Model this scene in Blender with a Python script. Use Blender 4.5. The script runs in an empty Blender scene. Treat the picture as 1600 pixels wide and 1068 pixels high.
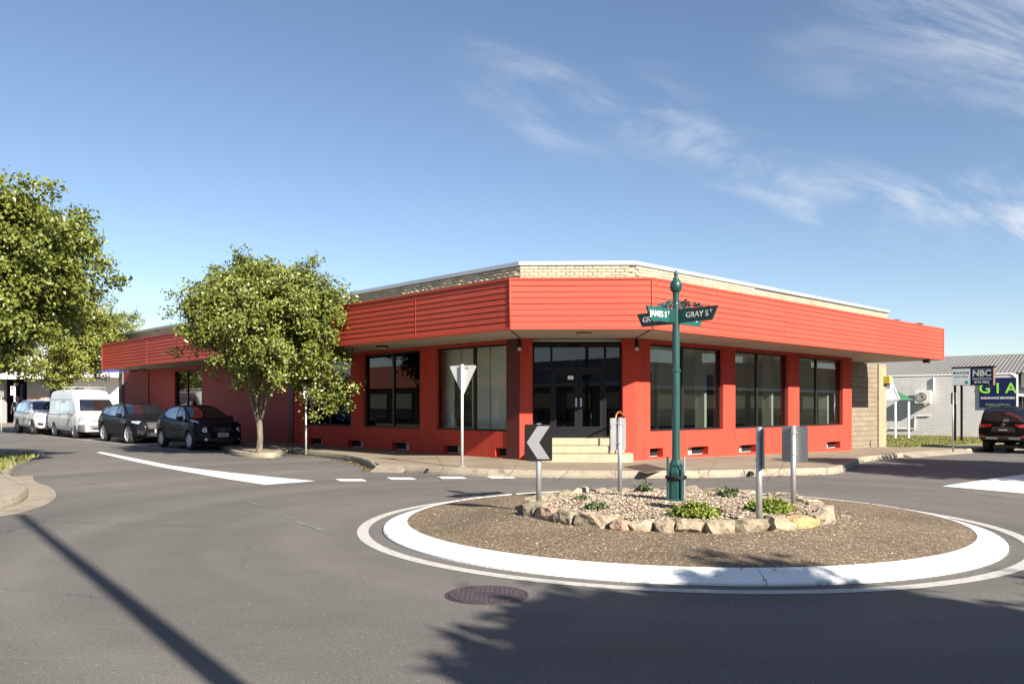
import bpy, bmesh, math, random
import numpy as np
from mathutils import Vector, Matrix, noise
from mathutils.bvhtree import BVHTree

random.seed(7)
S = bpy.context.scene
COL = S.collection
R = math.radians

# ---------------------------------------------------------------- camera, sky, sun, exposure
F, HOR, CH = 1299.0, 635.0, 1.55          # focal length in photo pixels, horizon row, eye height
cam_d = bpy.data.cameras.new('camera')
cam = bpy.data.objects.new('camera', cam_d)
COL.objects.link(cam)
cam.location = (0, 0, CH)
cam.rotation_euler = (R(90), 0, 0)
cam_d.sensor_width = 36.0
cam_d.lens = F / 1600 * 36
cam_d.shift_y = (HOR - 534) / 1600
cam_d.clip_start = 0.05
cam_d.clip_end = 4000
S.camera = cam

SUN_TO = Vector((-0.600, 0.800, 0)).normalized()   # horizontal direction the light travels
SUN_EL = R(30.5)
sun_d = bpy.data.lights.new('sun', 'SUN')
sun_d.energy = 5.0
sun_d.angle = R(0.53)
sun_d.color = (1.0, 0.92, 0.80)
sun = bpy.data.objects.new('sun', sun_d)
COL.objects.link(sun)
ldir = Vector((SUN_TO.x * math.cos(SUN_EL), SUN_TO.y * math.cos(SUN_EL), -math.sin(SUN_EL)))
sun.rotation_euler = ldir.to_track_quat('-Z', 'Y').to_euler()
sun.location = (20, -25, 30)

W = bpy.data.worlds.new('World')
S.world = W
W.use_nodes = True
wn = W.node_tree
wn.nodes.clear()
def N(tree, typ, **kw):
    n = tree.nodes.new(typ)
    for k, v in kw.items():
        setattr(n, k, v)
    return n
def math_node(t, op, a, b=None, clamp=False):
    m = N(t, 'ShaderNodeMath', operation=op, use_clamp=clamp)
    for i, v in enumerate((a, b)):
        if v is None: continue
        if isinstance(v, (int, float)): m.inputs[i].default_value = v
        else: t.links.new(v, m.inputs[i])
    return m.outputs[0]
sky = N(wn, 'ShaderNodeTexSky', sky_type='NISHITA')
sky.sun_disc = False
sky.sun_elevation = SUN_EL
sky.sun_rotation = math.atan2(-SUN_TO.x, -SUN_TO.y)
sky.altitude = 50
sky.air_density = 0.9
sky.dust_density = 0.08
sky.ozone_density = 2.6
tc = N(wn, 'ShaderNodeTexCoord')
sep = N(wn, 'ShaderNodeSeparateXYZ')
wn.links.new(tc.outputs['Generated'], sep.inputs[0])
den = math_node(wn, 'ADD', math_node(wn, 'MAXIMUM', sep.outputs['Z'], 0.0), 0.32)
comb = N(wn, 'ShaderNodeCombineXYZ')
wn.links.new(math_node(wn, 'SUBTRACT', math_node(wn, 'DIVIDE', sep.outputs['X'], den), 1.27), comb.inputs[0])
wn.links.new(math_node(wn, 'SUBTRACT', math_node(wn, 'DIVIDE', sep.outputs['Y'], den), 0.12), comb.inputs[1])
def wnoise(loc, rot, scale, nscale, detail, dist, rough=0.55):
    mp = N(wn, 'ShaderNodeMapping')
    mp.inputs['Location'].default_value = loc
    mp.inputs['Scale'].default_value = scale
    vr = N(wn, 'ShaderNodeVectorRotate', rotation_type='Z_AXIS')
    vr.inputs['Angle'].default_value = rot
    wn.links.new(comb.outputs[0], vr.inputs['Vector'])
    wn.links.new(vr.outputs[0], mp.inputs[0])
    t = N(wn, 'ShaderNodeTexNoise')
    t.inputs['Scale'].default_value = nscale
    t.inputs['Detail'].default_value = detail
    t.inputs['Roughness'].default_value = rough
    t.inputs['Distortion'].default_value = dist
    wn.links.new(mp.outputs[0], t.inputs['Vector'])
    return t.outputs['Fac']
def ramp(t, fac, a, b):
    m = N(t, 'ShaderNodeMapRange', interpolation_type='SMOOTHSTEP')
    m.inputs['From Min'].default_value = a
    m.inputs['From Max'].default_value = b
    t.links.new(fac, m.inputs['Value'])
    return m.outputs['Result']
CLOUD_A, CLOUD_B = (3.0, 1.0, 0), (6.1, 0.7, 0)
streak = ramp(wn, wnoise(CLOUD_A, R(-24), (0.75, 1.6, 1), 2.5, 12, 1.0, 0.64), 0.40, 0.68)
cover = ramp(wn, wnoise(CLOUD_B, R(-24), (0.55, 1.5, 1), 1.0, 4, 0.3, 0.5), 0.49, 0.65)
cfac = math_node(wn, 'MULTIPLY', math_node(wn, 'MULTIPLY', streak, cover), 0.92, True)
mixc = N(wn, 'ShaderNodeMix', data_type='RGBA')
wn.links.new(cfac, mixc.inputs[0])
tint = N(wn, 'ShaderNodeMix', data_type='RGBA', blend_type='MULTIPLY')
tint.inputs[0].default_value = 1.0
wn.links.new(sky.outputs[0], tint.inputs[6])
tint.inputs[7].default_value = (1.22, 1.15, 1.11, 1)
wn.links.new(tint.outputs[2], mixc.inputs[6])
mixc.inputs[7].default_value = (7.0, 7.2, 7.5, 1)
bg = N(wn, 'ShaderNodeBackground')
bg.inputs['Strength'].default_value = 0.05
wn.links.new(mixc.outputs[2], bg.inputs[0])
wout = N(wn, 'ShaderNodeOutputWorld')
wn.links.new(bg.outputs[0], wout.inputs[0])

S.view_settings.view_transform = 'Standard'
S.view_settings.look = 'None'
S.view_settings.gamma = 1.0
S.view_settings.exposure = 1.42
S.view_settings.use_curve_mapping = False

# ---------------------------------------------------------------- the place: axes and ground heights
def V2(x, y): return Vector((x, y))
UL = V2(-0.690, 0.724).normalized()       # along the street that runs off to the left
UR = V2(UL.y, -UL.x)                      # along the street that runs off to the right
NL, NR = -UR, -UL                         # outward normals of the two long facades
C1, C2 = V2(0.203, 22.02), V2(3.26, 21.95)
AF, BF = V2(-0.045, 19.42), V2(3.259, 19.33)
HS = 3.36                                 # soffit height

def slope_ramp(s):
    s = min(s, 48)
    if s <= -4: return 0.0
    if s < 4: return (s + 4) ** 2 / 16
    return s
def zg(x, y):
    sl = (x - C1.x) * UL.x + (y - C1.y) * UL.y
    sr = (x - C2.x) * UR.x + (y - C2.y) * UR.y
    return 0.004 * slope_ramp(sl) - 0.017 * slope_ramp(sr)
def G(px, py, off=0.0):
    """ground point (x, y) seen at a photo pixel, the ground raised by off"""
    z = off
    for _ in range(12):
        d = (CH - z) * F / (py - HOR)
        x = (px - 800) / F * d
        z = zg(x, d) + off
    return V2(x, d)

class Frame:
    """a vertical plane: s along u, d outward along n"""
    def __init__(self, o, u, n):
        self.o, self.u, self.n = o, u.normalized(), n.normalized()
    def p(self, s, d, z):
        q = self.o + self.u * s + self.n * d
        return (q.x, q.y, z)
    def s(self, px, d=0.0):
        r = (px - 800) / F
        o = self.o + self.n * d
        # o + u s = t (r, 1)
        return (o.x - r * o.y) / (r * self.u.y - self.u.x)
    def depth(self, px, d=0.0):
        s = self.s(px, d)
        return (self.o + self.n * d + self.u * s).y
    def z(self, px, py, d=0.0):
        return CH + (HOR - py) / F * self.depth(px, d)
uc = (C2 - C1).normalized()
FL, FR, FC = Frame(C1, UL, NL), Frame(C2, UR, NR), Frame(C1, uc, V2(uc.y, -uc.x))
ufc = (BF - AF).normalized()
AL, AR, AC = Frame(AF, UL, NL), Frame(BF, UR, NR), Frame(AF, ufc, V2(ufc.y, -ufc.x))
LC, LAC = (C2 - C1).length, (BF - AF).length

# ---------------------------------------------------------------- mesh helpers
def link(o, parent=None):
    COL.objects.link(o)
    if parent is not None:
        o.parent = parent
    return o
def tag(o, label=None, cat=None, group=None, kind=None):
    if label: o['label'] = label
    if cat: o['category'] = cat
    if group: o['group'] = group
    if kind: o['kind'] = kind
    return o
def empty(name, loc=(0, 0, 0), rz=0.0):
    o = bpy.data.objects.new(name, None)
    o.empty_display_size = 0.2
    o.location = loc
    o.rotation_euler = (0, 0, rz)
    return link(o)
def thing(name, label, cat, loc=(0, 0, 0), rz=0.0, group=None):
    return tag(empty(name, loc, rz), label, cat, group)

class MB:
    def __init__(self):
        self.v, self.f = [], []
    def add(self, vs, fs):
        b = len(self.v)
        self.v += [tuple(v) for v in vs]
        self.f += [tuple(i + b for i in f) for f in fs]
        return self
    def hexa(self, p):
        """8 points: 4 below, 4 above, same order"""
        return self.add(p, [(0, 3, 2, 1), (4, 5, 6, 7), (0, 1, 5, 4), (1, 2, 6, 5), (2, 3, 7, 6), (3, 0, 4, 7)])
    def box(self, x0, x1, y0, y1, z0, z1):
        return self.hexa([(x0, y0, z0), (x1, y0, z0), (x1, y1, z0), (x0, y1, z0), (x0, y0, z1), (x1, y0, z1), (x1, y1, z1), (x0, y1, z1)])
    def fbox(self, fr, s0, s1, d0, d1, z0, z1):
        return self.hexa([fr.p(s0, d0, z0), fr.p(s1, d0, z0), fr.p(s1, d1, z0), fr.p(s0, d1, z0),
                          fr.p(s0, d0, z1), fr.p(s1, d0, z1), fr.p(s1, d1, z1), fr.p(s0, d1, z1)])
    def prism(self, poly, z0, z1):
        n = len(poly)
        vs = [(p[0], p[1], z0) for p in poly] + [(p[0], p[1], z1) for p in poly]
        fs = [tuple(range(n - 1, -1, -1)), tuple(range(n, 2 * n))]
        fs += [(i, (i + 1) % n, n + (i + 1) % n, n + i) for i in range(n)]
        return self.add(vs, fs)
    def tube(self, pts, rad, n=8, cap=True):
        pts = [Vector(p) for p in pts]
        if not isinstance(rad, (list, tuple)): rad = [rad] * len(pts)
        rings, ref = [], None
        vs = []
        for i, p in enumerate(pts):
            if i == 0: t = pts[1] - p
            elif i == len(pts) - 1: t = p - pts[-2]
            else: t = pts[i + 1] - pts[i - 1]
            t.normalize()
            if ref is None:
                ref = Vector((0, 0, 1)) if abs(t.z) < 0.9 else Vector((1, 0, 0))
            a = t.cross(ref)
            if a.length < 1e-5: a = t.orthogonal()
            a.normalize()
            b = t.cross(a).normalized()
            ref = a.cross(t)
            for k in range(n):
                an = 2 * math.pi * k / n
                vs.append(p + (a * math.cos(an) + b * math.sin(an)) * rad[i])
        fs = []
        for i in range(len(pts) - 1):
            for k in range(n):
                k2 = (k + 1) % n
                fs.append((i * n + k, i * n + k2, (i + 1) * n + k2, (i + 1) * n + k))
        if cap:
            fs.append(tuple(range(n - 1, -1, -1)))
            fs.append(tuple((len(pts) - 1) * n + k for k in range(n)))
        return self.add(vs, fs)
    def lathe(self, prof, c=(0, 0, 0), n=20, axis='z', cap=True):
        vs, fs = [], []
        m = len(prof)
        for (r, h) in prof:
            for k in range(n):
                an = 2 * math.pi * k / n
                a, b = r * math.cos(an), r * math.sin(an)
                if axis == 'z': vs.append((c[0] + a, c[1] + b, c[2] + h))
                else: vs.append((c[0] + a, c[1] + h, c[2] + b))
        for i in range(m - 1):
            for k in range(n):
                k2 = (k + 1) % n
                fs.append((i * n + k, i * n + k2, (i + 1) * n + k2, (i + 1) * n + k))
        if cap:
            fs.append(tuple(range(n - 1, -1, -1)))
            fs.append(tuple((m - 1) * n + k for k in range(n)))
        return self.add(vs, fs)
    def mesh(self, name, recalc=True, bevel=0.0):
        me = bpy.data.meshes.new(name)
        me.from_pydata(self.v, [], self.f)
        if recalc or bevel:
            bm = bmesh.new()
            bm.from_mesh(me)
            if recalc: bmesh.ops.recalc_face_normals(bm, faces=bm.faces)
            if bevel:
                es = [e for e in bm.edges if len(e.link_faces) == 2 and e.calc_face_angle(0) > 0.6]
                bmesh.ops.bevel(bm, geom=es, offset=bevel, segments=1, affect='EDGES', clamp_overlap=True)
            bm.to_mesh(me)
            bm.free()
        me.update()
        return me
    def build(self, name, mat, parent=None, smooth=False, recalc=True, bevel=0.0):
        me = self.mesh(name, recalc, bevel)
        me.materials.append(mat)
        if smooth:
            me.polygons.foreach_set('use_smooth', [True] * len(me.polygons))
        return link(bpy.data.objects.new(name, me), parent)

def smooth_by_angle(o, ang=35):
    me = o.data
    bm = bmesh.new(); bm.from_mesh(me)
    for f in bm.faces: f.smooth = True
    for e in bm.edges:
        if len(e.link_faces) == 2 and e.calc_face_angle(0) > R(ang): e.smooth = False
    bm.to_mesh(me); bm.free()
    return o
def inst(mesh, name, parent, loc=(0, 0, 0), rz=0.0, scale=(1, 1, 1)):
    o = bpy.data.objects.new(name, mesh)
    o.location = loc
    o.rotation_euler = (0, 0, rz)
    o.scale = scale
    return link(o, parent)
def grid_ngon(poly, step):
    """triangulated sheet of a polygon cut along a grid, z = 0"""
    bm = bmesh.new()
    vs = [bm.verts.new((p[0], p[1], 0)) for p in poly]
    es = [bm.edges.new((vs[i], vs[(i + 1) % len(vs)])) for i in range(len(vs))]
    bmesh.ops.triangle_fill(bm, use_beauty=True, use_dissolve=False, edges=es)
    xs, ys = [p[0] for p in poly], [p[1] for p in poly]
    for ax, lo, hi in ((0, min(xs), max(xs)), (1, min(ys), max(ys))):
        k = math.floor(lo / step) + 1
        while k * step < hi:
            co, no = [0, 0, 0], [0, 0, 0]
            co[ax], no[ax] = k * step, 1
            bmesh.ops.bisect_plane(bm, geom=bm.verts[:] + bm.edges[:] + bm.faces[:], plane_co=co, plane_no=no, dist=1e-5)
            k += 1
    return bm
def sheet(name, poly, off, mat, parent=None, step=1.0, zf=None, skirt=0.0):
    bm = grid_ngon(poly, step)
    for v in bm.verts:
        v.co.z = (zf or zg)(v.co.x, v.co.y) + off
    for f in bm.faces:
        f.normal_update()
        if f.normal.z < 0: f.normal_flip()
    if skirt:
        be = [e for e in bm.edges if len(e.link_faces) == 1]
        r = bmesh.ops.extrude_edge_only(bm, edges=be)
        for v in [g for g in r['geom'] if isinstance(g, bmesh.types.BMVert)]:
            v.co.z -= skirt
    me = bpy.data.meshes.new(name)
    bm.to_mesh(me); bm.free()
    me.materials.append(mat)
    return link(bpy.data.objects.new(name, me), parent)
def text_obj(body, size, mat, o, xdir, parent, name='lettering', ext=0.003, sx=1.0, align='CENTER', bold=0.0):
    """flat lettering standing on a vertical board; o is the centre"""
    cu = bpy.data.curves.new('t', 'FONT')
    cu.body = body
    cu.size = size
    cu.extrude = ext
    cu.offset = bold
    cu.align_x = align
    cu.align_y = 'CENTER'
    cu.resolution_u = 3
    t = bpy.data.objects.new('t', cu)
    COL.objects.link(t)
    dg = bpy.context.evaluated_depsgraph_get()
    me = bpy.data.meshes.new_from_object(t.evaluated_get(dg))
    bpy.data.objects.remove(t)
    me.name = name
    me.materials.clear()
    me.materials.append(mat)
    x = Vector((xdir[0], xdir[1], 0)).normalized()
    z = x.cross(Vector((0, 0, 1)))
    M = Matrix((( x.x * sx, 0, z.x, o[0]), (x.y * sx, 0, z.y, o[1]), (0, 1, 0, o[2]), (0, 0, 0, 1)))
    me.transform(M)
    return link(bpy.data.objects.new(name, me), parent)

# ---------------------------------------------------------------- materials
def mat(name, col, rough=0.6, metal=0.0, var=0.0, scale=4.0, detail=4, bump=0.0, bscale=40.0, coat=0.0, spec=0.5, rnd=0.0, stain=None, emit=None, stretch=None):
    m = bpy.data.materials.new(name)
    m.use_nodes = True
    t = m.node_tree
    b = t.nodes['Principled BSDF']
    b.inputs['Base Color'].default_value = (*col, 1)
    b.inputs['Roughness'].default_value = rough
    b.inputs['Metallic'].default_value = metal
    b.inputs['Specular IOR Level'].default_value = spec
    b.inputs['Coat Weight'].default_value = coat
    b.inputs['Coat Roughness'].default_value = 0.04
    co = N(t, 'ShaderNodeTexCoord').outputs['Object']
    if stretch:
        mp = N(t, 'ShaderNodeMapping')
        mp.inputs['Scale'].default_value = stretch
        t.links.new(co, mp.inputs[0])
        co = mp.outputs[0]
    cur = None
    def setc(sock):
        t.links.new(sock, b.inputs['Base Color'])
    if var or rnd:
        hsv = N(t, 'ShaderNodeHueSaturation')
        hsv.inputs['Color'].default_value = (*col, 1)
        val = None
        if var:
            nz = N(t, 'ShaderNodeTexNoise')
            nz.inputs['Scale'].default_value = scale
            nz.inputs['Detail'].default_value = detail
            nz.inputs['Roughness'].default_value = 0.62
            t.links.new(co, nz.inputs['Vector'])
            mr = N(t, 'ShaderNodeMapRange')
            mr.inputs['From Min'].default_value = 0.25
            mr.inputs['From Max'].default_value = 0.75
            mr.inputs['To Min'].default_value = 1 - var
            mr.inputs['To Max'].default_value = 1 + var
            t.links.new(nz.outputs['Fac'], mr.inputs['Value'])
            val = mr.outputs[0]
        if rnd:
            oi = N(t, 'ShaderNodeObjectInfo')
            mr2 = N(t, 'ShaderNodeMapRange')
            mr2.inputs['To Min'].default_value = 1 - rnd
            mr2.inputs['To Max'].default_value = 1 + rnd
            t.links.new(oi.outputs['Random'], mr2.inputs['Value'])
            val = math_node(t, 'MULTIPLY', val, mr2.outputs[0]) if val else mr2.outputs[0]
        t.links.new(val, hsv.inputs['Value'])
        cur = hsv.outputs[0]
    if stain:
        scol, sscale, lo, hi = stain
        nz = N(t, 'ShaderNodeTexNoise')
        nz.inputs['Scale'].default_value = sscale
        nz.inputs['Detail'].default_value = 6
        nz.inputs['Roughness'].default_value = 0.65
        t.links.new(co, nz.inputs['Vector'])
        f = ramp(t, nz.outputs['Fac'], lo, hi)
        mx = N(t, 'ShaderNodeMix', data_type='RGBA')
        t.links.new(f, mx.inputs[0])
        if cur: t.links.new(cur, mx.inputs[6])
        else: mx.inputs[6].default_value = (*col, 1)
        mx.inputs[7].default_value = (*scol, 1)
        cur = mx.outputs[2]
    if cur: setc(cur)
    if bump:
        nb = N(t, 'ShaderNodeTexNoise')
        nb.inputs['Scale'].default_value = bscale
        nb.inputs['Detail'].default_value = 5
        t.links.new(co, nb.inputs['Vector'])
        bp = N(t, 'ShaderNodeBump')
        bp.inputs['Strength'].default_value = bump
        bp.inputs['Distance'].default_value = 0.02
        t.links.new(nb.outputs['Fac'], bp.inputs['Height'])
        t.links.new(bp.outputs[0], b.inputs['Normal'])
    if emit:
        b.inputs['Emission Color'].default_value = (*emit[0], 1)
        b.inputs['Emission Strength'].default_value = emit[1]
    return m

def asphalt_mat():
    m = bpy.data.materials.new('asphalt')
    m.use_nodes = True
    t = m.node_tree
    b = t.nodes['Principled BSDF']
    co = N(t, 'ShaderNodeTexCoord').outputs['Object']
    def nz(scale, detail=4, rough=0.6, dist=0.0, vec=None):
        n = N(t, 'ShaderNodeTexNoise')
        n.inputs['Scale'].default_value = scale
        n.inputs['Detail'].default_value = detail
        n.inputs['Roughness'].default_value = rough
        n.inputs['Distortion'].default_value = dist
        t.links.new(vec or co, n.inputs['Vector'])
        return n.outputs['Fac']
    def rng(f, lo, hi, a, bb):
        r = N(t, 'ShaderNodeMapRange')
        for k, v in zip(('From Min', 'From Max', 'To Min', 'To Max'), (lo, hi, a, bb)): r.inputs[k].default_value = v
        t.links.new(f, r.inputs['Value'])
        return r.outputs[0]
    big = rng(nz(0.16, 4, 0.55, 0.6), 0.3, 0.7, 0.86, 1.14)
    mid = rng(nz(1.4, 5, 0.65), 0.3, 0.7, 0.93, 1.07)
    fine = rng(nz(95, 3, 0.8), 0.25, 0.75, 0.50, 1.50)
    # tyre-polished bands running round the island: distance from its centre
    sub = N(t, 'ShaderNodeVectorMath', operation='SUBTRACT')
    sub.inputs[1].default_value = (2.14, 10.99, 0)
    t.links.new(co, sub.inputs[0])
    ln = N(t, 'ShaderNodeVectorMath', operation='LENGTH')
    t.links.new(sub.outputs[0], ln.inputs[0])
    cv = N(t, 'ShaderNodeCombineXYZ')
    t.links.new(ln.outputs['Value'], cv.inputs[0])
    band = nz(0.75, 2, 0.5, 0.0, cv.outputs[0])
    band = rng(band, 0.3, 0.7, 0.78, 1.18)
    grain = rng(nz(34, 4, 0.75), 0.28, 0.72, 0.76, 1.24)
    v = math_node(t, 'MULTIPLY', math_node(t, 'MULTIPLY', big, mid), math_node(t, 'MULTIPLY', math_node(t, 'MULTIPLY', fine, grain), band))
    hsv = N(t, 'ShaderNodeHueSaturation')
    hsv.inputs['Color'].default_value = (0.122, 0.114, 0.105, 1)
    t.links.new(v, hsv.inputs['Value'])
    # dark drips
    vo = N(t, 'ShaderNodeTexVoronoi')
    vo.inputs['Scale'].default_value = 1.15
    vo.inputs['Randomness'].default_value = 1.0
    dv = N(t, 'ShaderNodeVectorMath', operation='ADD')
    nv = N(t, 'ShaderNodeTexNoise'); nv.inputs['Scale'].default_value = 9
    t.links.new(co, nv.inputs['Vector'])
    sc = N(t, 'ShaderNodeVectorMath', operation='SCALE'); sc.inputs['Scale'].default_value = 0.16
    t.links.new(nv.outputs['Color'], sc.inputs[0])
    t.links.new(co, dv.inputs[0]); t.links.new(sc.outputs[0], dv.inputs[1])
    t.links.new(dv.outputs[0], vo.inputs['Vector'])
    drip = ramp(t, vo.outputs['Distance'], 0.055, 0.035)
    keep = ramp(t, nz(0.9, 2), 0.50, 0.56)
    drip = math_node(t, 'MULTIPLY', math_node(t, 'MULTIPLY', drip, keep), 0.6)
    mx = N(t, 'ShaderNodeMix', data_type='RGBA')
    t.links.new(drip, mx.inputs[0])
    t.links.new(hsv.outputs[0], mx.inputs[6])
    mx.inputs[7].default_value = (0.03, 0.03, 0.03, 1)
    # light stone chips
    vc = N(t, 'ShaderNodeTexVoronoi'); vc.inputs['Scale'].default_value = 27
    t.links.new(co, vc.inputs['Vector'])
    chip = math_node(t, 'MULTIPLY', ramp(t, vc.outputs['Distance'], 0.22, 0.12), ramp(t, nz(23, 1), 0.54, 0.62))
    chip = math_node(t, 'MULTIPLY', chip, 0.7)
    mx2 = N(t, 'ShaderNodeMix', data_type='RGBA')
    t.links.new(chip, mx2.inputs[0])
    t.links.new(mx.outputs[2], mx2.inputs[6])
    mx2.inputs[7].default_value = (0.30, 0.29, 0.27, 1)
    # hairline cracks, only here and there
    ve = N(t, 'ShaderNodeTexVoronoi', feature='DISTANCE_TO_EDGE'); ve.inputs['Scale'].default_value = 0.23
    t.links.new(dv.outputs[0], ve.inputs['Vector'])
    crk = math_node(t, 'MULTIPLY', ramp(t, ve.outputs['Distance'], 0.0045, 0.0015), ramp(t, nz(0.31, 2), 0.50, 0.60))
    # dusty scuffs
    mp = N(t, 'ShaderNodeMapping'); mp.inputs['Scale'].default_value = (0.35, 2.4, 1); mp.inputs['Rotation'].default_value = (0, 0, 0.25)
    t.links.new(co, mp.inputs[0])
    dust = math_node(t, 'MULTIPLY', ramp(t, nz(1.3, 9, 0.72, 0.5, mp.outputs[0]), 0.55, 0.78), 0.38)
    mx3 = N(t, 'ShaderNodeMix', data_type='RGBA')
    t.links.new(dust, mx3.inputs[0]); t.links.new(mx2.outputs[2], mx3.inputs[6]); mx3.inputs[7].default_value = (0.20, 0.185, 0.165, 1)
    mx4 = N(t, 'ShaderNodeMix', data_type='RGBA')
    t.links.new(math_node(t, 'MULTIPLY', crk, 0.75), mx4.inputs[0]); t.links.new(mx3.outputs[2], mx4.inputs[6]); mx4.inputs[7].default_value = (0.035, 0.034, 0.033, 1)
    t.links.new(mx4.outputs[2], b.inputs['Base Color'])
    b.inputs['Roughness'].default_value = 0.82
    b.inputs['Specular IOR Level'].default_value = 0.35
    bp = N(t, 'ShaderNodeBump')
    bp.inputs['Strength'].default_value = 0.55
    bp.inputs['Distance'].default_value = 0.012
    t.links.new(nz(110, 2, 0.7), bp.inputs['Height'])
    t.links.new(bp.outputs[0], b.inputs['Normal'])
    return m

def speckle_mat(name, cols, scale, bump=0.4, rough=0.8, dark=None):
    """exposed stones: every voronoi cell its own colour"""
    m = bpy.data.materials.new(name)
    m.use_nodes = True
    t = m.node_tree
    b = t.nodes['Principled BSDF']
    co = N(t, 'ShaderNodeTexCoord').outputs['Object']
    vo = N(t, 'ShaderNodeTexVoronoi'); vo.inputs['Scale'].default_value = scale
    t.links.new(co, vo.inputs['Vector'])
    sp = N(t, 'ShaderNodeSeparateColor')
    t.links.new(vo.outputs['Color'], sp.inputs[0])
    cr = N(t, 'ShaderNodeValToRGB')
    cr.color_ramp.interpolation = 'CONSTANT'
    els = cr.color_ramp.elements
    for i, (p, c) in enumerate(cols):
        e = els[i] if i < 2 else els.new(p)
        e.position = p
        e.color = (*c, 1)
    t.links.new(sp.outputs[0], cr.inputs[0])
    nz = N(t, 'ShaderNodeTexNoise'); nz.inputs['Scale'].default_value = 0.8; nz.inputs['Detail'].default_value = 5
    t.links.new(co, nz.inputs['Vector'])
    mr = N(t, 'ShaderNodeMapRange')
    for k, v in zip(('From Min', 'From Max', 'To Min', 'To Max'), (0.3, 0.7, 0.75, 1.2)): mr.inputs[k].default_value = v
    t.links.new(nz.outputs['Fac'], mr.inputs['Value'])
    hsv = N(t, 'ShaderNodeHueSaturation')
    t.links.new(cr.outputs[0], hsv.inputs['Color'])
    t.links.new(mr.outputs[0], hsv.inputs['Value'])
    t.links.new(hsv.outputs[0], b.inputs['Base Color'])
    b.inputs['Roughness'].default_value = rough
    bp = N(t, 'ShaderNodeBump'); bp.inputs['Strength'].default_value = bump; bp.inputs['Distance'].default_value = 0.015; bp.invert = True
    t.links.new(vo.outputs['Distance'], bp.inputs['Height'])
    t.links.new(bp.outputs[0], b.inputs['Normal'])
    return m

def brick_mat(name, u, c1, c2, mortar, bw, bh, ms=0.012, bump=0.5, rough=0.8, var=0.0):
    m = bpy.data.materials.new(name)
    m.use_nodes = True
    t = m.node_tree
    b = t.nodes['Principled BSDF']
    co = N(t, 'ShaderNodeTexCoord').outputs['Object']
    vr = N(t, 'ShaderNodeVectorRotate', rotation_type='Z_AXIS')
    vr.inputs['Angle'].default_value = -math.atan2(u.y, u.x)
    t.links.new(co, vr.inputs['Vector'])
    sp = N(t, 'ShaderNodeSeparateXYZ'); t.links.new(vr.outputs[0], sp.inputs[0])
    cb = N(t, 'ShaderNodeCombineXYZ')
    t.links.new(sp.outputs[0], cb.inputs[0]); t.links.new(sp.outputs[2], cb.inputs[1])
    br = N(t, 'ShaderNodeTexBrick')
    br.inputs['Scale'].default_value = 1.0
    br.inputs['Brick Width'].default_value = bw
    br.inputs['Row Height'].default_value = bh
    br.inputs['Mortar Size'].default_value = ms
    br.inputs['Mortar Smooth'].default_value = 0.3
    br.inputs['Color1'].default_value = (*c1, 1)
    br.inputs['Color2'].default_value = (*c2, 1)
    br.inputs['Mortar'].default_value = (*mortar, 1)
    t.links.new(cb.outputs[0], br.inputs['Vector'])
    nz = N(t, 'ShaderNodeTexNoise'); nz.inputs['Scale'].default_value = 1.5; nz.inputs['Detail'].default_value = 7; nz.inputs['Roughness'].default_value = 0.65
    t.links.new(co, nz.inputs['Vector'])
    mr = N(t, 'ShaderNodeMapRange')
    for k, v in zip(('From Min', 'From Max', 'To Min', 'To Max'), (0.3, 0.7, 1 - var, 1 + var)): mr.inputs[k].default_value = v
    t.links.new(nz.outputs['Fac'], mr.inputs['Value'])
    hsv = N(t, 'ShaderNodeHueSaturation')
    t.links.new(br.outputs['Color'], hsv.inputs['Color'])
    t.links.new(mr.outputs[0], hsv.inputs['Value'])
    t.links.new(hsv.outputs[0], b.inputs['Base Color'])
    b.inputs['Roughness'].default_value = rough
    bp = N(t, 'ShaderNodeBump'); bp.inputs['Strength'].default_value = bump; bp.inputs['Distance'].default_value = 0.02; bp.invert = True
    t.links.new(br.outputs['Fac'], bp.inputs['Height'])
    t.links.new(bp.outputs[0], b.inputs['Normal'])
    return m

def glass_mat(name, tint=(0.8, 0.85, 0.85), ior=1.55, boost=1.0, rough=0.0, body=None):
    """a window pane: mirror by Fresnel over a tinted see-through (or a dark body colour)"""
    m = bpy.data.materials.new(name)
    m.use_nodes = True
    t = m.node_tree
    t.nodes.remove(t.nodes['Principled BSDF'])
    fr = N(t, 'ShaderNodeFresnel'); fr.inputs['IOR'].default_value = ior
    ge = N(t, 'ShaderNodeNewGeometry')
    front = math_node(t, 'SUBTRACT', 1.0, ge.outputs['Backfacing'])
    fac = math_node(t, 'MULTIPLY', math_node(t, 'MULTIPLY', fr.outputs[0], boost, True), front)
    gl = N(t, 'ShaderNodeBsdfGlossy'); gl.inputs['Roughness'].default_value = rough
    gl.inputs['Color'].default_value = (0.95, 0.97, 1, 1)
    if body:
        tr = N(t, 'ShaderNodeBsdfDiffuse'); tr.inputs['Color'].default_value = (*body, 1)
    else:
        tr = N(t, 'ShaderNodeBsdfTransparent'); tr.inputs['Color'].default_value = (*tint, 1)
    mx = N(t, 'ShaderNodeMixShader')
    t.links.new(fac, mx.inputs[0]); t.links.new(tr.outputs[0], mx.inputs[1]); t.links.new(gl.outputs[0], mx.inputs[2])
    t.links.new(mx.outputs[0], t.nodes['Material Output'].inputs[0])
    return m

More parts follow.
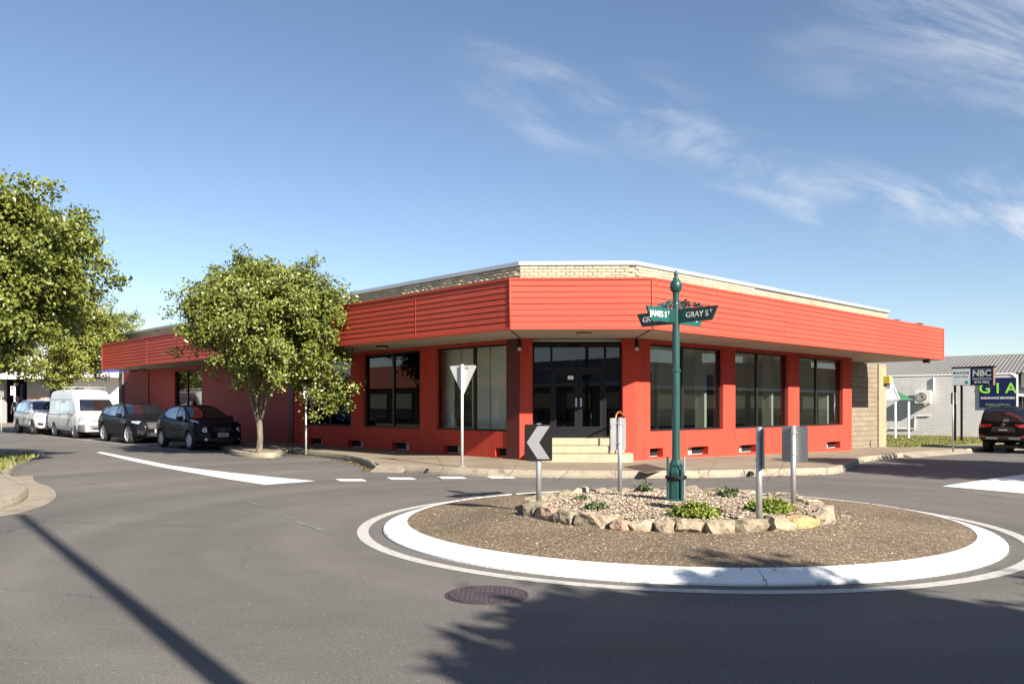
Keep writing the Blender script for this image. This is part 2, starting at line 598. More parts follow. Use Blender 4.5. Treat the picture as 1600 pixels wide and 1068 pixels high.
def leaf_mat(name, c1, c2, rough=0.40, trans=0.20):
    m = bpy.data.materials.new(name)
    m.use_nodes = True
    t = m.node_tree
    b = t.nodes['Principled BSDF']
    ge = N(t, 'ShaderNodeNewGeometry')
    co = N(t, 'ShaderNodeTexCoord').outputs['Object']
    nz = N(t, 'ShaderNodeTexNoise'); nz.inputs['Scale'].default_value = 1.1; nz.inputs['Detail'].default_value = 2
    t.links.new(co, nz.inputs['Vector'])
    f = math_node(t, 'ADD', math_node(t, 'MULTIPLY', ge.outputs['Random Per Island'], 0.6), math_node(t, 'MULTIPLY', nz.outputs['Fac'], 0.5), True)
    mx = N(t, 'ShaderNodeMix', data_type='RGBA')
    t.links.new(f, mx.inputs[0])
    mx.inputs[6].default_value = (*c1, 1)
    mx.inputs[7].default_value = (*c2, 1)
    t.links.new(mx.outputs[2], b.inputs['Base Color'])
    b.inputs['Roughness'].default_value = rough
    b.inputs['Specular IOR Level'].default_value = 0.55
    tl = N(t, 'ShaderNodeBsdfTranslucent')
    t.links.new(mx.outputs[2], tl.inputs['Color'])
    ms = N(t, 'ShaderNodeMixShader'); ms.inputs[0].default_value = trans
    t.links.new(b.outputs[0], ms.inputs[1]); t.links.new(tl.outputs[0], ms.inputs[2])
    t.links.new(ms.outputs[0], t.nodes['Material Output'].inputs[0])
    return m

M = {}
M['asphalt'] = asphalt_mat()
M['paint_white'] = mat('road_paint', (0.70, 0.70, 0.67), 0.65, var=0.08, scale=6, stain=((0.26, 0.25, 0.23), 9, 0.57, 0.70), bump=0.3, bscale=90)
M['paint_worn'] = mat('worn_road_paint', (0.42, 0.41, 0.38), 0.7, var=0.12, scale=9, stain=((0.20, 0.19, 0.18), 14, 0.52, 0.72), bump=0.3, bscale=90)
M['paint_faint'] = mat('faint_road_paint', (0.20, 0.195, 0.18), 0.75, var=0.2, scale=9, stain=((0.11, 0.105, 0.10), 10, 0.40, 0.58))
M['kerb_white'] = mat('painted_kerb', (0.80, 0.80, 0.77), 0.7, var=0.06, scale=3, stain=((0.27, 0.26, 0.24), 7, 0.55, 0.70), bump=0.7, bscale=26)
M['concrete'] = mat('concrete', (0.25, 0.215, 0.165), 0.85, var=0.16, scale=1.6, detail=8, stain=((0.14, 0.12, 0.09), 0.9, 0.52, 0.72), bump=0.25, bscale=60)
M['pave'] = mat('footpath_concrete', (0.222, 0.180, 0.130), 0.85, var=0.18, scale=0.9, detail=9, stain=((0.135, 0.105, 0.075), 0.55, 0.50, 0.70), bump=0.25, bscale=70)
M['kerb'] = mat('kerb_concrete', (0.26, 0.225, 0.17), 0.85, var=0.18, scale=4, detail=8, stain=((0.11, 0.092, 0.07), 3, 0.52, 0.70), bump=0.4, bscale=45)
M['agg'] = speckle_mat('exposed_aggregate', [(0, (0.070, 0.048, 0.028)), (0.22, (0.125, 0.090, 0.052)), (0.55, (0.175, 0.130, 0.078)), (0.83, (0.255, 0.19, 0.12)), (0.96, (0.46, 0.40, 0.32))], 66, 0.5)
M['gravelbase'] = speckle_mat('pebble_bed', [(0, (0.12, 0.075, 0.052)), (0.3, (0.20, 0.14, 0.10)), (0.6, (0.27, 0.205, 0.155)), (0.85, (0.36, 0.30, 0.25))], 32, 0.8)
M['grassbase'] = mat('turf', (0.085, 0.10, 0.022), 0.9, var=0.35, scale=2.2, detail=8, stain=((0.22, 0.17, 0.085), 1.1, 0.52, 0.66), bump=0.8, bscale=55)
M['steel'] = mat('galvanised_steel', (0.46, 0.47, 0.48), 0.42, 0.75, var=0.12, scale=14, bump=0.05)
M['steel_white'] = mat('pale_post_paint', (0.50, 0.495, 0.48), 0.5, 0.1, var=0.08)
M['sign_back'] = mat('sign_back_aluminium', (0.30, 0.30, 0.30), 0.55, 0.5, var=0.08, scale=6)
M['black'] = mat('black_sign', (0.008, 0.006, 0.005), 0.6, spec=.25)
M['silver'] = mat('reflective_sheet', (0.24, 0.24, 0.255), 0.45, 0.15, var=0.05, scale=8)
M['darkgreen'] = mat('bottle_green_paint', (0.009, 0.054, 0.050), 0.4, 0.0, var=0.1, scale=5, coat=0.3)
M['greenblade'] = mat('sign_blade_green', (0.010, 0.085, 0.072), 0.4, var=0.04)
M['darkblade'] = mat('sign_blade_dark', (0.008, 0.035, 0.035), 0.4, var=0.04)
M['white'] = mat('white_paint', (0.78, 0.78, 0.76), 0.5, var=0.03)
M['lettering'] = mat('white_lettering', (0.62, 0.62, 0.58), 0.5)
M['iron'] = mat('iron_cover', (0.055, 0.040, 0.048), 0.6, 0.1, var=0.25, scale=18, bump=0.5, bscale=60)
M['rust'] = mat('rusty_plate', (0.060, 0.042, 0.032), 0.75, 0.1, var=0.25, scale=8, bump=0.3)
M['void'] = mat('dark_opening', (0.004, 0.004, 0.004), 0.9)

# ================================================================ ground, kerbs, markings
def road_sheet():
    xs = [-900, -300, -120, -70] + [x * 1.0 for x in range(-48, 49)] + [70, 120, 300, 900]
    ys = [-900, -300, -100, -50] + [y * 1.0 for y in range(-20, 71)] + [90, 140, 300, 900]
    vs = [(x, y, zg(x, y)) for y in ys for x in xs]
    n = len(xs)
    fs = [(j * n + i, j * n + i + 1, (j + 1) * n + i + 1, (j + 1) * n + i) for j in range(len(ys) - 1) for i in range(n - 1)]
    return MB().add(vs, fs).build('road', M['asphalt'], recalc=False, smooth=True)
road = tag(road_sheet(), kind='structure')

def chaikin(pts, n=2):
    for _ in range(n):
        out = [pts[0]]
        for a, b in zip(pts, pts[1:]):
            out += [a * 0.75 + b * 0.25, a * 0.25 + b * 0.75]
        out.append(pts[-1])
        pts = out
    return pts
def resample(pts, step):
    out, acc = [pts[0]], 0.0
    for a, b in zip(pts, pts[1:]):
        L = (b - a).length
        k = max(1, round(L / step))
        for i in range(1, k + 1):
            out.append(a + (b - a) * (i / k))
    return out
def offset_line(pts, d):
    """shift a polyline to its left by d"""
    out = []
    for i, p in enumerate(pts):
        a = pts[max(0, i - 1)]; b = pts[min(len(pts) - 1, i + 1)]
        t = (b - a).normalized()
        out.append(p + V2(-t.y, t.x) * d)
    return out
def kerb_run(pts, parent, hf=lambda i, t: 0.155, seg=2.4, wid=0.15, side=1, mat_=None, zfun=zg):
    """kerb stones along a road edge; the pavement lies to side (+1 left)"""
    pts = resample(pts, 0.3)
    inn = offset_line(pts, wid * side)
    top_out = offset_line(pts, 0.025 * side)
    n = len(pts)
    per = max(2, round(seg / 0.3))
    i = 0
    while i < n - 1:
        j = min(i + per, n - 1)
        if n - 1 - j < 3: j = n - 1
        mb = MB()
        rows = []
        for k in range(i, j + 1):
            h = hf(k, k / (n - 1))
            def q(P, z):
                e = 0.0
                if k == i: e = 0.006
                if k == j: e = -0.006
                t = (pts[min(k + 1, n - 1)] - pts[max(k - 1, 0)]).normalized()
                Q = P + t * e
                return (Q.x, Q.y, zfun(P.x, P.y) + z)
            rows.append([q(pts[k], -0.08), q(pts[k], h * 0.35), q(top_out[k], h * 0.86), q(offset_line(pts, 0.045 * side)[k] if False else top_out[k] + (inn[k] - top_out[k]) * 0.16, h + 0.003), q(inn[k], h + 0.004), q(inn[k], -0.08)])
        m = 6
        vs = [v for r in rows for v in r]
        fs = []
        for a in range(len(rows) - 1):
            for b in range(m):
                b2 = (b + 1) % m
                fs.append((a * m + b, a * m + b2, (a + 1) * m + b2, (a + 1) * m + b))
        fs.append(tuple(range(m))); fs.append(tuple((len(rows) - 1) * m + b for b in range(m - 1, -1, -1)))
        mb.add(vs, fs).build('kerb_stone', mat_ or M['kerb'], parent)
        i = j

PH = 0.15
# --- road edge of the big corner footpath, traced left to right
kerb_a = [G(-160, 671.5), G(0, 673), G(22, 674)] + [C1 + UL * s + NL * 1.75 for s in (27, 20, 15.2)]
kerb_b = [G(357, 707), G(362, 711.5), G(385, 714.5), G(420, 715.5), G(438, 714), G(443, 708)]
kerb_c = [G(452, 707.5), G(484, 711.5), G(525, 716), G(560, 722), G(588, 735.5)]
kerb_d = [G(632, 737), G(700, 741.5), G(800, 745), G(900, 746.5), G(1000, 747), G(1100, 746.3), G(1200, 743.5), G(1270, 741.5), G(1306, 740.5)]
kerb_e = [G(1306, 740.5), G(1322, 736), G(1336, 729), G(1347, 721.5), G(1372, 719), G(1412, 714)]
kerb_f = [C2 + UR * s + NR * 1.85 for s in (19.4, 24, 30, 40, 60)]
edge = []
for chain in (kerb_a, chaikin(kerb_b), chaikin(kerb_c), chaikin(kerb_d), chaikin(kerb_e), kerb_f):
    edge += offset_line(chain, 0.10)
far = [C2 + UR * 60 + UL * 60, C1 + UL * 60 + UR * 20, V2(-60, 75)]
foot_poly = edge + far
def pave_z(x, y): return zg(x, y) + PH
pavement = tag(sheet('pavement', [(p.x, p.y) for p in foot_poly], PH, M['pave'], step=1.5, skirt=0.25), kind='structure')
kerb_run(kerb_a, pavement)
kerb_run(chaikin(kerb_b), pavement)
kerb_run(chaikin(kerb_c), pavement, hf=lambda i, t: 0.155 if t < 0.85 else 0.155 - 0.5 * (t - 0.85))
kerb_run(chaikin(kerb_d), pavement)
kerb_run(chaikin(kerb_e), pavement)
kerb_run(kerb_f, pavement)
# concrete ramps where the kerb dips to the road
def ramp_piece(a, b, width, name):
    t = (b - a).normalized()
    nrm = V2(-t.y, t.x)
    if nrm.y < 0: nrm = -nrm
    o = 0.30
    q = [a - nrm * o, b - nrm * o, b + nrm * width, a + nrm * width]
    z = [zg(p.x, p.y) for p in q]
    MB().hexa([(q[0].x, q[0].y, z[0] - .1), (q[1].x, q[1].y, z[1] - .1), (q[2].x, q[2].y, z[2] - .1), (q[3].x, q[3].y, z[3] - .1),
               (q[0].x, q[0].y, z[0] + .008), (q[1].x, q[1].y, z[1] + .008), (q[2].x, q[2].y, z[2] + PH + .005), (q[3].x, q[3].y, z[3] + PH + .005)]).build(name, M['concrete'], pavement)
ramp_piece(kerb_c[-1], kerb_d[0], 0.15, 'kerb_ramp')
ramp_piece(kerb_e[-1], kerb_f[0], 0.15, 'driveway_crossing')
# stormwater outlets in the kerb face
for px, py in ((668, 737.5), (1175, 743)):
    p = G(px, py + 2)
    t = (G(px + 20, py + 2) - p).normalized(); nn = V2(t.y, -t.x)
    c = p - nn * 0.02
    MB().tube([(c.x + nn.x * 0.006, c.y + nn.y * 0.006, zg(c.x, c.y) + 0.075), (c.x - nn.x * 0.2, c.y - nn.y * 0.2, zg(c.x, c.y) + 0.075)], 0.05, 14).build('drain_outlet', M['void'], pavement)
# joints sawn into the footpath: narrow sunken-looking strips of grit
M['grit'] = mat('joint_grit', (0.14, 0.105, 0.075), 0.95)
def strip(name, a, b, w, off, m, parent, zf=zg, step=0.6):
    t = (b - a).normalized(); nn = V2(-t.y, t.x) * (w / 2)
    return sheet(name, [a + nn, a - nn, b - nn, b + nn], off, m, parent, step=step, zf=zf)
for px in (700, 798, 884, 1105, 1215):
    a = G(px, 742 if 640 < px < 1250 else 738, PH)
    d = FC.o - a
    if px < 790: b = C1 + UL * FL.s(px - 20)
    elif px > 1015: b = C2 + UR * FR.s(px + 20)
    else: b = FC.o + FC.u * (FC.s(px + 14))
    strip('joint', a, a + (b - a) * 0.96, 0.012, PH + 0.0045, M['grit'], pavement)

# pit lids let into the footpath
def quad_lid(pxs, name, m, rim):
    q = [G(x, y, PH) for x, y in pxs]
    c = (q[0] + q[1] + q[2] + q[3]) / 4
    r = sheet(name + '_surround', [c + (p - c) * 1.12 for p in q], PH + 0.004, rim, step=2)
    r.parent = pavement
    sheet(name, q, PH + 0.009, m, pavement, step=2)
quad_lid([(974, 729), (1008, 724.5), (1046, 733), (1010, 738)], 'pit_lid', M['rust'], M['concrete'])

# --- corner kerb at the left edge of the picture
le = [V2(-9.6, 8.0), G(-30, 806), G(0, 797.5), G(23, 791), G(40, 782), G(46, 772), G(40, 763), G(22, 757), G(14, 750), G(20, 741), G(24, 733), G(18, 727), G(0, 721)]
le_s = chaikin(le)
le_far = [le[-1] + UL * 8, le[-1] + UL * 60]
verge_poly = offset_line(le_s + le_far, 0.10) + [V2(-90, 60), V2(-90, 8)]
def verge_z(x, y): return zg(x, y) + PH
verge = tag(sheet('verge', [(p.x, p.y) for p in verge_poly], PH - 0.01, M['grassbase'], step=2.0, skirt=0.2), kind='structure')
kerb_run(le_s, verge)
sheet('corner_slab', [(p.x, p.y) for p in offset_line(le_s, 0.14)[:int(len(le_s) * .66)]] + [(-11.6, 15.6), (-13.5, 12.5), (-12.5, 8.0)], PH + .002, M['concrete'], verge, step=1.5)
kerb_run([le[-1]] + le_far, verge)
ap = offset_line(resample(le_s[: int(len(le_s) * 0.72)], 0.3), -0.42)
apron_in = resample(le_s[: int(len(le_s) * 0.72)], 0.3)
tag(sheet('gutter_apron', [(p.x, p.y) for p in apron_in] + [(p.x, p.y) for p in reversed(ap)], 0.006, M['concrete'], step=1.0), kind='structure')
p = G(14, 791) ; MB().tube([(p.x + 0.03, p.y - 0.03, zg(p.x, p.y) + 0.08), (p.x - 0.2, p.y + 0.2, zg(p.x, p.y) + 0.08)], 0.05, 14).build('drain_outlet', M['void'], verge)

# --- painted markings
def paint(name, pxs, m=None, off=0.004):
    q = [G(x, y) if not isinstance(x, Vector) else x for (x, y) in pxs]
    return sheet(name, [(p.x, p.y) for p in q], off, m or M['paint_white'], road, step=0.7)
paint('splitter_marking', [(150, 706.3), (160, 706), (214, 716.5), (267, 727), (315, 733), (355, 737.5), (425, 745), (493, 751.3), (455, 754), (415, 757), (355, 748), (313, 740.5), (260, 731), (205, 719.5)])
for x0, x1, y0, y1 in ((524, 566, 748, 751.3), (604, 643, 745.6, 748.8), (683, 722, 744.2, 747.4), (760, 798, 743.8, 746.8)):
    paint('holding_line_dash', [(x0, y0), (x1, y0 + 0.2), (x1 + 8, y1), (x0 + 8, y1 + 0.2)])
pl = [C1 + UL * s + NL * 3.72 for s in (11.0, 14, 18, 22, 26, 30)]
sheet('parking_line', [(p.x, p.y) for p in pl] + [(p.x, p.y) for p in reversed([q + NL * 0.10 for q in pl])], 0.004, M['paint_worn'], road, step=1.0)
a, b = pl[0], G(352, 709)
strip('parking_line', a + NL * 0.05, b, 0.10, 0.0045, M['paint_worn'], road)
tip, up, lo = G(1472, 759.3), G(1600, 741), G(1600, 770.5)
e1 = up + (up - tip) * 1.2; e2 = lo + (lo - tip) * 1.2
sheet('splitter_marking', [tip, lo, e2, e1, up], 0.004, M['paint_white'], road, step=0.7)
# faint old marks
for x0, y0, x1, y1, w in ((462, 815, 506, 829, 0.07), (386, 783, 414, 790, 0.06), (1432, 771, 1446, 771.6, 0.09), (445, 806, 460, 810, 0.05)):
    strip('old_mark', G(x0, y0), G(x1, y1), w, 0.0045, M['paint_faint'], road)

# --- traffic island
IC = V2(2.14, 10.99)
def ring_pt(r, a): return IC + V2(math.cos(a), math.sin(a)) * r
def ring_sheet(name, r0, r1, z, m, parent, n=96):
    vs = [(*ring_pt(r, 2 * math.pi * k / n), z) for r in (r0, r1) for k in range(n)]
    fs = [(k, (k + 1) % n, n + (k + 1) % n, n + k) for k in range(n)]
    return MB().add(vs, fs).build(name, m, parent, recalc=False)
ring_sheet('ring_line', 3.98, 4.12, 0.004, M['paint_worn'], road)
island = tag(empty('traffic_island', (0, 0, 0)), kind='structure')
# white mountable kerb in cast lengths
NSEG = 19
prof = [(3.80, -0.05), (3.80, 0.018), (3.785, 0.032), (3.55, 0.098), (3.52, 0.104), (3.50, 0.102), (3.50, -0.05)]
for k in range(NSEG):
    a0 = 2 * math.pi * k / NSEG + 0.0012 + 0.1; a1 = 2 * math.pi * (k + 1) / NSEG - 0.0012 + 0.1
    rows = 9
    vs, fs = [], []
    for i in range(rows):
        a = a0 + (a1 - a0) * i / (rows - 1)
        for r, z in prof:
            q = ring_pt(r, a)
            vs.append((q.x, q.y, z))
    m = len(prof)
    for i in range(rows - 1):
        for j in range(m):
            fs.append((i * m + j, i * m + (j + 1) % m, (i + 1) * m + (j + 1) % m, (i + 1) * m + j))
    fs += [tuple(range(m)), tuple((rows - 1) * m + j for j in range(m))]
    MB().add(vs, fs).build('kerb_stone', M['kerb_white'], island)
# domed apron of exposed aggregate, cast in four quarters with a joint between
def dome(r): return 0.098 + 0.117 * (1 - (r / 3.5) ** 2)
for k in range(4):
    a0 = k * math.pi / 2 - 0.62 + 0.002; a1 = a0 + math.pi / 2 - 0.004
    vs, fs = [], []
    rr = [1.2, 1.6, 2.0, 2.4, 2.8, 3.2, 3.40, 3.495]
    na = 25
    for r in rr:
        for i in range(na):
            q = ring_pt(r, a0 + (a1 - a0) * i / (na - 1))
            vs.append((q.x, q.y, dome(r)))
    for i in range(len(rr) - 1):
        for j in range(na - 1):
            fs.append((i * na + j, i * na + j + 1, (i + 1) * na + j + 1, (i + 1) * na + j))
    o = MB().add(vs, fs).build('apron_slab', M['agg'], island, smooth=True)
ring_sheet('apron_bed', 0.0001, 3.5, 0.085, M['grit'], island)
# gravel bed
BED = 1.78
def bed_z(r): return 0.31 - 0.05 * (r / BED) ** 2
vs, fs = [(IC.x, IC.y, bed_z(0))], []
nr, na = 6, 40
for i in range(1, nr + 1):
    for j in range(na):
        r = BED * i / nr
        q = ring_pt(r, 2 * math.pi * j / na)
        vs.append((q.x, q.y, bed_z(r) if i < nr else 0.12))
for j in range(na): fs.append((0, 1 + j, 1 + (j + 1) % na))
for i in range(nr - 1):
    for j in range(na):
        a = 1 + i * na
        fs.append((a + j, a + na + j, a + na + (j + 1) % na, a + (j + 1) % na))
MB().add(vs, fs).build('gravel_bed', M['gravelbase'], island, smooth=True)
def pebbles(name, pts, mat_, parent, smin, smax):
    rng = np.random.default_rng(5)
    vs, fs = [], []
    for (x, y, z) in pts:
        s = rng.uniform(smin, smax)
        a = rng.uniform(0, 6.28)
        ca, sa = math.cos(a), math.sin(a)
        sx, sy, sz = s * rng.uniform(.8, 1.5), s * rng.uniform(.7, 1.1), s * rng.uniform(.45, .8)
        b = len(vs)
        for (u, v, w) in ((1, 0, 0), (0, 1, 0), (-1, 0, 0), (0, -1, 0), (.15, .1, 1), (0, 0, -1)):
            X, Y = u * sx, v * sy
            vs.append((x + X * ca - Y * sa, y + X * sa + Y * ca, z + w * sz))
        for k in range(4):
            fs.append((b + k, b + (k + 1) % 4, b + 4)); fs.append((b + (k + 1) % 4, b + k, b + 5))
    o = MB().add(vs, fs).build(name, mat_, parent, recalc=False)
    o['kind'] = 'stuff'
    return o
def island_rand(name, stops):
    m = bpy.data.materials.new(name); m.use_nodes = True
    t = m.node_tree; b = t.nodes['Principled BSDF']
    ge = N(t, 'ShaderNodeNewGeometry')
    cr = N(t, 'ShaderNodeValToRGB')
    els = cr.color_ramp.elements
    for i, (p_, c) in enumerate(stops):
        e = els[i] if i < 2 else els.new(p_)
        e.position = p_; e.color = (*c, 1)
    t.links.new(ge.outputs['Random Per Island'], cr.inputs[0])
    t.links.new(cr.outputs[0], b.inputs['Base Color'])
    b.inputs['Roughness'].default_value = 0.75
    return m
M['pebble'] = island_rand('pebbles', [(0, (0.11, 0.068, 0.042)), (0.35, (0.21, 0.155, 0.105)), (0.7, (0.30, 0.24, 0.175)), (1.0, (0.50, 0.45, 0.38))])
rng = np.random.default_rng(11)
pts = []
for _ in range(9000):
    r = BED * 0.97 * math.sqrt(rng.random()); a = rng.random() * 6.283
    q = ring_pt(r, a)
    pts.append((q.x, q.y, bed_z(r) + rng.uniform(0.0, 0.012)))
pebbles('gravel', pts, M['pebble'], island, 0.010, 0.024)
pts = []
for _ in range(650):
    r = 1.98 + abs(rng.normal(0, 0.22)); a = rng.random() * 6.283
    if rng.random() < 0.5: a = rng.normal(-0.35, 0.5)
    q = ring_pt(min(r, 3.3), a)
    pts.append((q.x, q.y, dome(min(r, 3.3)) + 0.004))
for _ in range(260):
    r = rng.uniform(2.1, 3.4); a = rng.random() * 6.283
    q = ring_pt(r, a)
    pts.append((q.x, q.y, dome(r) + 0.002))
pebbles('scattered_gravel', pts, M['pebble'], island, 0.006, 0.016)
# border stones, each one cut differently
STONE = [((0.29, 0.235, 0.165), 'cream'), ((0.33, 0.215, 0.155), 'pink'), ((0.22, 0.185, 0.13), 'grey'), ((0.35, 0.245, 0.115), 'ochre'), ((0.34, 0.285, 0.205), 'pale')]
SM = [mat('sandstone_' + n, c, 0.9, var=0.28, scale=9, detail=7, stain=((c[0] * .5, c[1] * .5, c[2] * .48), 5, 0.52, 0.68), bump=0.9, bscale=18) for c, n in STONE]
def rock_mesh(sx, sy, sz, seed, m):
    rg = random.Random(seed)
    bm = bmesh.new()
    for _ in range(34):
        v = Vector((rg.uniform(-1, 1), rg.uniform(-1, 1), rg.uniform(-1, 1)))
        mx = max(abs(c) for c in v)
        v = v / mx * rg.uniform(0.86, 1.0)
        k = 1.0 / (1 + 0.10 * max(0, abs(v.x * v.y)) + 0.08 * abs(v.x * v.z))
        bm.verts.new((v.x * sx / 2 * k, v.y * sy / 2 * k, (v.z * 0.5 + 0.5) * sz))
    bmesh.ops.convex_hull(bm, input=bm.verts)
    for v in [v for v in bm.verts if not v.link_faces]: bm.verts.remove(v)
    bmesh.ops.triangulate(bm, faces=bm.faces)
    bmesh.ops.subdivide_edges(bm, edges=bm.edges, cuts=2, use_grid_fill=True)
    off = Vector((seed * 3.1, seed * 1.7, 0))
    for v in bm.verts:
        n = noise.noise_vector(v.co * 9 + off) * 0.024 + noise.noise_vector(v.co * 24 + off) * 0.013
        v.co += n
    bmesh.ops.recalc_face_normals(bm, faces=bm.faces)
    me = bpy.data.meshes.new('border_stone')
    bm.to_mesh(me); bm.free()
    me.materials.append(m)
    return me
rg = random.Random(3)
a = 0.0
k = 0
while a < 2 * math.pi - 0.06:
    w = rg.choice((rg.uniform(0.17, 0.26), rg.uniform(0.26, 0.38), rg.uniform(0.34, 0.50)))
    da = w / 1.86
    if a + da > 2 * math.pi - 0.03: da = 2 * math.pi - a; w = da * 1.86
    am = a + da / 2
    front = math.sin(am) < 0.2
    h = rg.uniform(0.15, 0.215)
    q = ring_pt(1.86 + rg.uniform(-0.03, 0.03), am)
    me = rock_mesh(w * 1.13, rg.uniform(0.24, 0.34), h, k + 1, SM[3 if abs(am - 5.42) < .08 else rg.choice([0, 0, 0, 1, 2, 2, 2, 4, 4])])
    o = inst(me, 'border_stone', island, (q.x, q.y, dome(1.86) - 0.05), am + math.pi / 2 + rg.uniform(-0.09, 0.09))
    o.rotation_euler[0] = rg.uniform(-0.08, 0.08); o.rotation_euler[1] = rg.uniform(-0.06, 0.06)
    a += da; k += 1

# --- inspection cover in the road
mh = thing('inspection_cover', 'round purple-brown iron inspection cover set flush in the asphalt', 'manhole cover')
c = G(761, 929)
z0 = zg(c.x, c.y)
MB().lathe([(0.345, -0.02), (0.345, 0.006), (0.325, 0.008), (0.322, 0.003)], (c.x, c.y, z0), 48).build('rim', M['iron'], mh)
MB().lathe([(0.316, -0.01), (0.316, 0.010), (0.31, 0.012)], (c.x, c.y, z0), 48).build('lid', M['iron'], mh)
st = MB()
for i in range(-7, 8):
    for j in range(-7, 8):
        x, y = i * 0.04, j * 0.04
        if math.hypot(x, y) < 0.29 and not (abs(x) < 0.1 and abs(y) < 0.05):
            st.box(c.x + x - .012, c.x + x + .012, c.y + y - .006, c.y + y + .006, z0 + .0115, z0 + .016)
o = st.build('tread_studs', M['iron'], mh); o['kind'] = 'stuff'

# ================================================================ the red corner building
M['red'] = mat('red_render', (0.425, 0.0545, 0.0355), 0.7, var=0.13, scale=1.3, detail=9, bump=0.08, bscale=30, spec=.12, stretch=(2.2, 2.2, .5), stain=((0.34, 0.036, 0.024), 1.1, 0.60, 0.80))
M['redlong'] = mat('red_blockwork', (0.36, 0.030, 0.024), 0.6, var=0.12, scale=1.2, detail=7, bump=0.1, bscale=30)
M['fascia'] = mat('coral_cladding', (0.45, 0.0675, 0.0415), 0.5, var=0.09, scale=0.8, detail=8, spec=.2, rnd=.05, stretch=(0.6, 0.6, 3))
M['fasciaback'] = mat('cladding_backing', (0.16, 0.02, 0.014), 0.7)
M['maroon'] = mat('maroon_pilaster', (0.09, 0.014, 0.012), 0.5, var=0.1, scale=3)
M['soffit'] = mat('soffit_sheet', (0.36, 0.32, 0.255), 0.75, var=0.06, scale=0.7)
M['blackframe'] = mat('black_window_frame', (0.014, 0.013, 0.013), 0.35)
M['glass'] = glass_mat('shop_glass', (0.66, 0.70, 0.67), 1.75, 1.2)
M['glassclear'] = glass_mat('clear_shop_glass', (0.86, 0.89, 0.87), 1.6, 1.0)
M['glassdark'] = glass_mat('tinted_shop_glass', (0.14, 0.15, 0.16), 1.6, 1.0)
M['doorframe'] = mat('navy_door_frame', (0.006, 0.006, 0.009), 0.45, var=0.1, spec=.25)
M['cap'] = mat('capping_metal', (0.52, 0.54, 0.56), 0.38, 0.6, var=0.05, scale=2)
M['cream'] = mat('cream_brick', (0.36, 0.305, 0.215), 0.85, var=0.14, scale=9, rnd=0.16, bump=0.5, bscale=40)
M['splitstone'] = mat('split_face_brick', (0.42, 0.35, 0.25), 0.95, var=0.30, scale=9, rnd=0.30, bump=1.0, bscale=22, stain=((0.10, 0.085, 0.065), 1.4, 0.56, 0.70))
M['mortar'] = mat('mortar', (0.28, 0.235, 0.165), 0.95, var=0.1)
M['block'] = mat('buff_block', (0.20, 0.16, 0.115), 0.88, var=0.08, scale=6, rnd=0.10, bump=0.25, bscale=40)
M['blockjoint'] = mat('block_joint', (0.12, 0.095, 0.07), 0.95)
M['step'] = mat('cream_step', (0.33, 0.285, 0.195), 0.75, var=0.14, scale=5, detail=7, stain=((0.22, 0.17, 0.10), 4, 0.60, 0.76), bump=0.1)
M['intwall'] = mat('interior_plaster', (0.74, 0.73, 0.69), 0.8, var=0.02)
M['intfloor'] = mat('interior_floor', (0.42, 0.40, 0.35), 0.6)
M['copper'] = mat('copper_rail', (0.42, 0.14, 0.05), 0.4, 0.4)
M['vent'] = mat('vent_concrete', (0.46, 0.44, 0.41), 0.85, var=0.15)

bld = thing('shop_building', 'single-storey coral red corner shop with clad awning fascia and cream brick parapet', 'building', (C1.x, C1.y, 0.1))
BINV = Matrix.Translation((-C1.x, -C1.y, -0.1))
def B(o):
    """parent a part built in world coordinates to the building"""
    o.parent = bld
    o.matrix_parent_inverse = BINV
    return o

def wall_holes(name, fr, s0, s1, z0, z1, th, holes, m):
    ss = sorted({s0, s1, *[h[0] for h in holes], *[h[1] for h in holes]})
    zs = sorted({z0, z1, *[h[2] for h in holes], *[h[3] for h in holes]})
    def solid(i, j):
        if i < 0 or j < 0 or i >= len(ss) - 1 or j >= len(zs) - 1: return False
        a, b = (ss[i] + ss[i + 1]) / 2, (zs[j] + zs[j + 1]) / 2
        return not any(h[0] < a < h[1] and h[2] < b < h[3] for h in holes)
    mb = MB()
    idx = {}
    def v(i, j, k):
        key = (i, j, k)
        if key not in idx:
            idx[key] = len(mb.v)
            mb.v.append(fr.p(ss[i], -th * k, zs[j]))
        return idx[key]
    for i in range(len(ss) - 1):
        for j in range(len(zs) - 1):
            if not solid(i, j): continue
            mb.f.append((v(i, j, 0), v(i + 1, j, 0), v(i + 1, j + 1, 0), v(i, j + 1, 0)))
            mb.f.append((v(i, j, 1), v(i, j + 1, 1), v(i + 1, j + 1, 1), v(i + 1, j, 1)))
            if not solid(i - 1, j): mb.f.append((v(i, j, 0), v(i, j + 1, 0), v(i, j + 1, 1), v(i, j, 1)))
            if not solid(i + 1, j): mb.f.append((v(i + 1, j, 0), v(i + 1, j, 1), v(i + 1, j + 1, 1), v(i + 1, j + 1, 0)))
            if not solid(i, j - 1): mb.f.append((v(i, j, 0), v(i, j, 1), v(i + 1, j, 1), v(i + 1, j, 0)))
            if not solid(i, j + 1): mb.f.append((v(i, j + 1, 0), v(i + 1, j + 1, 0), v(i + 1, j + 1, 1), v(i, j + 1, 1)))
    return B(mb.build(name, m))

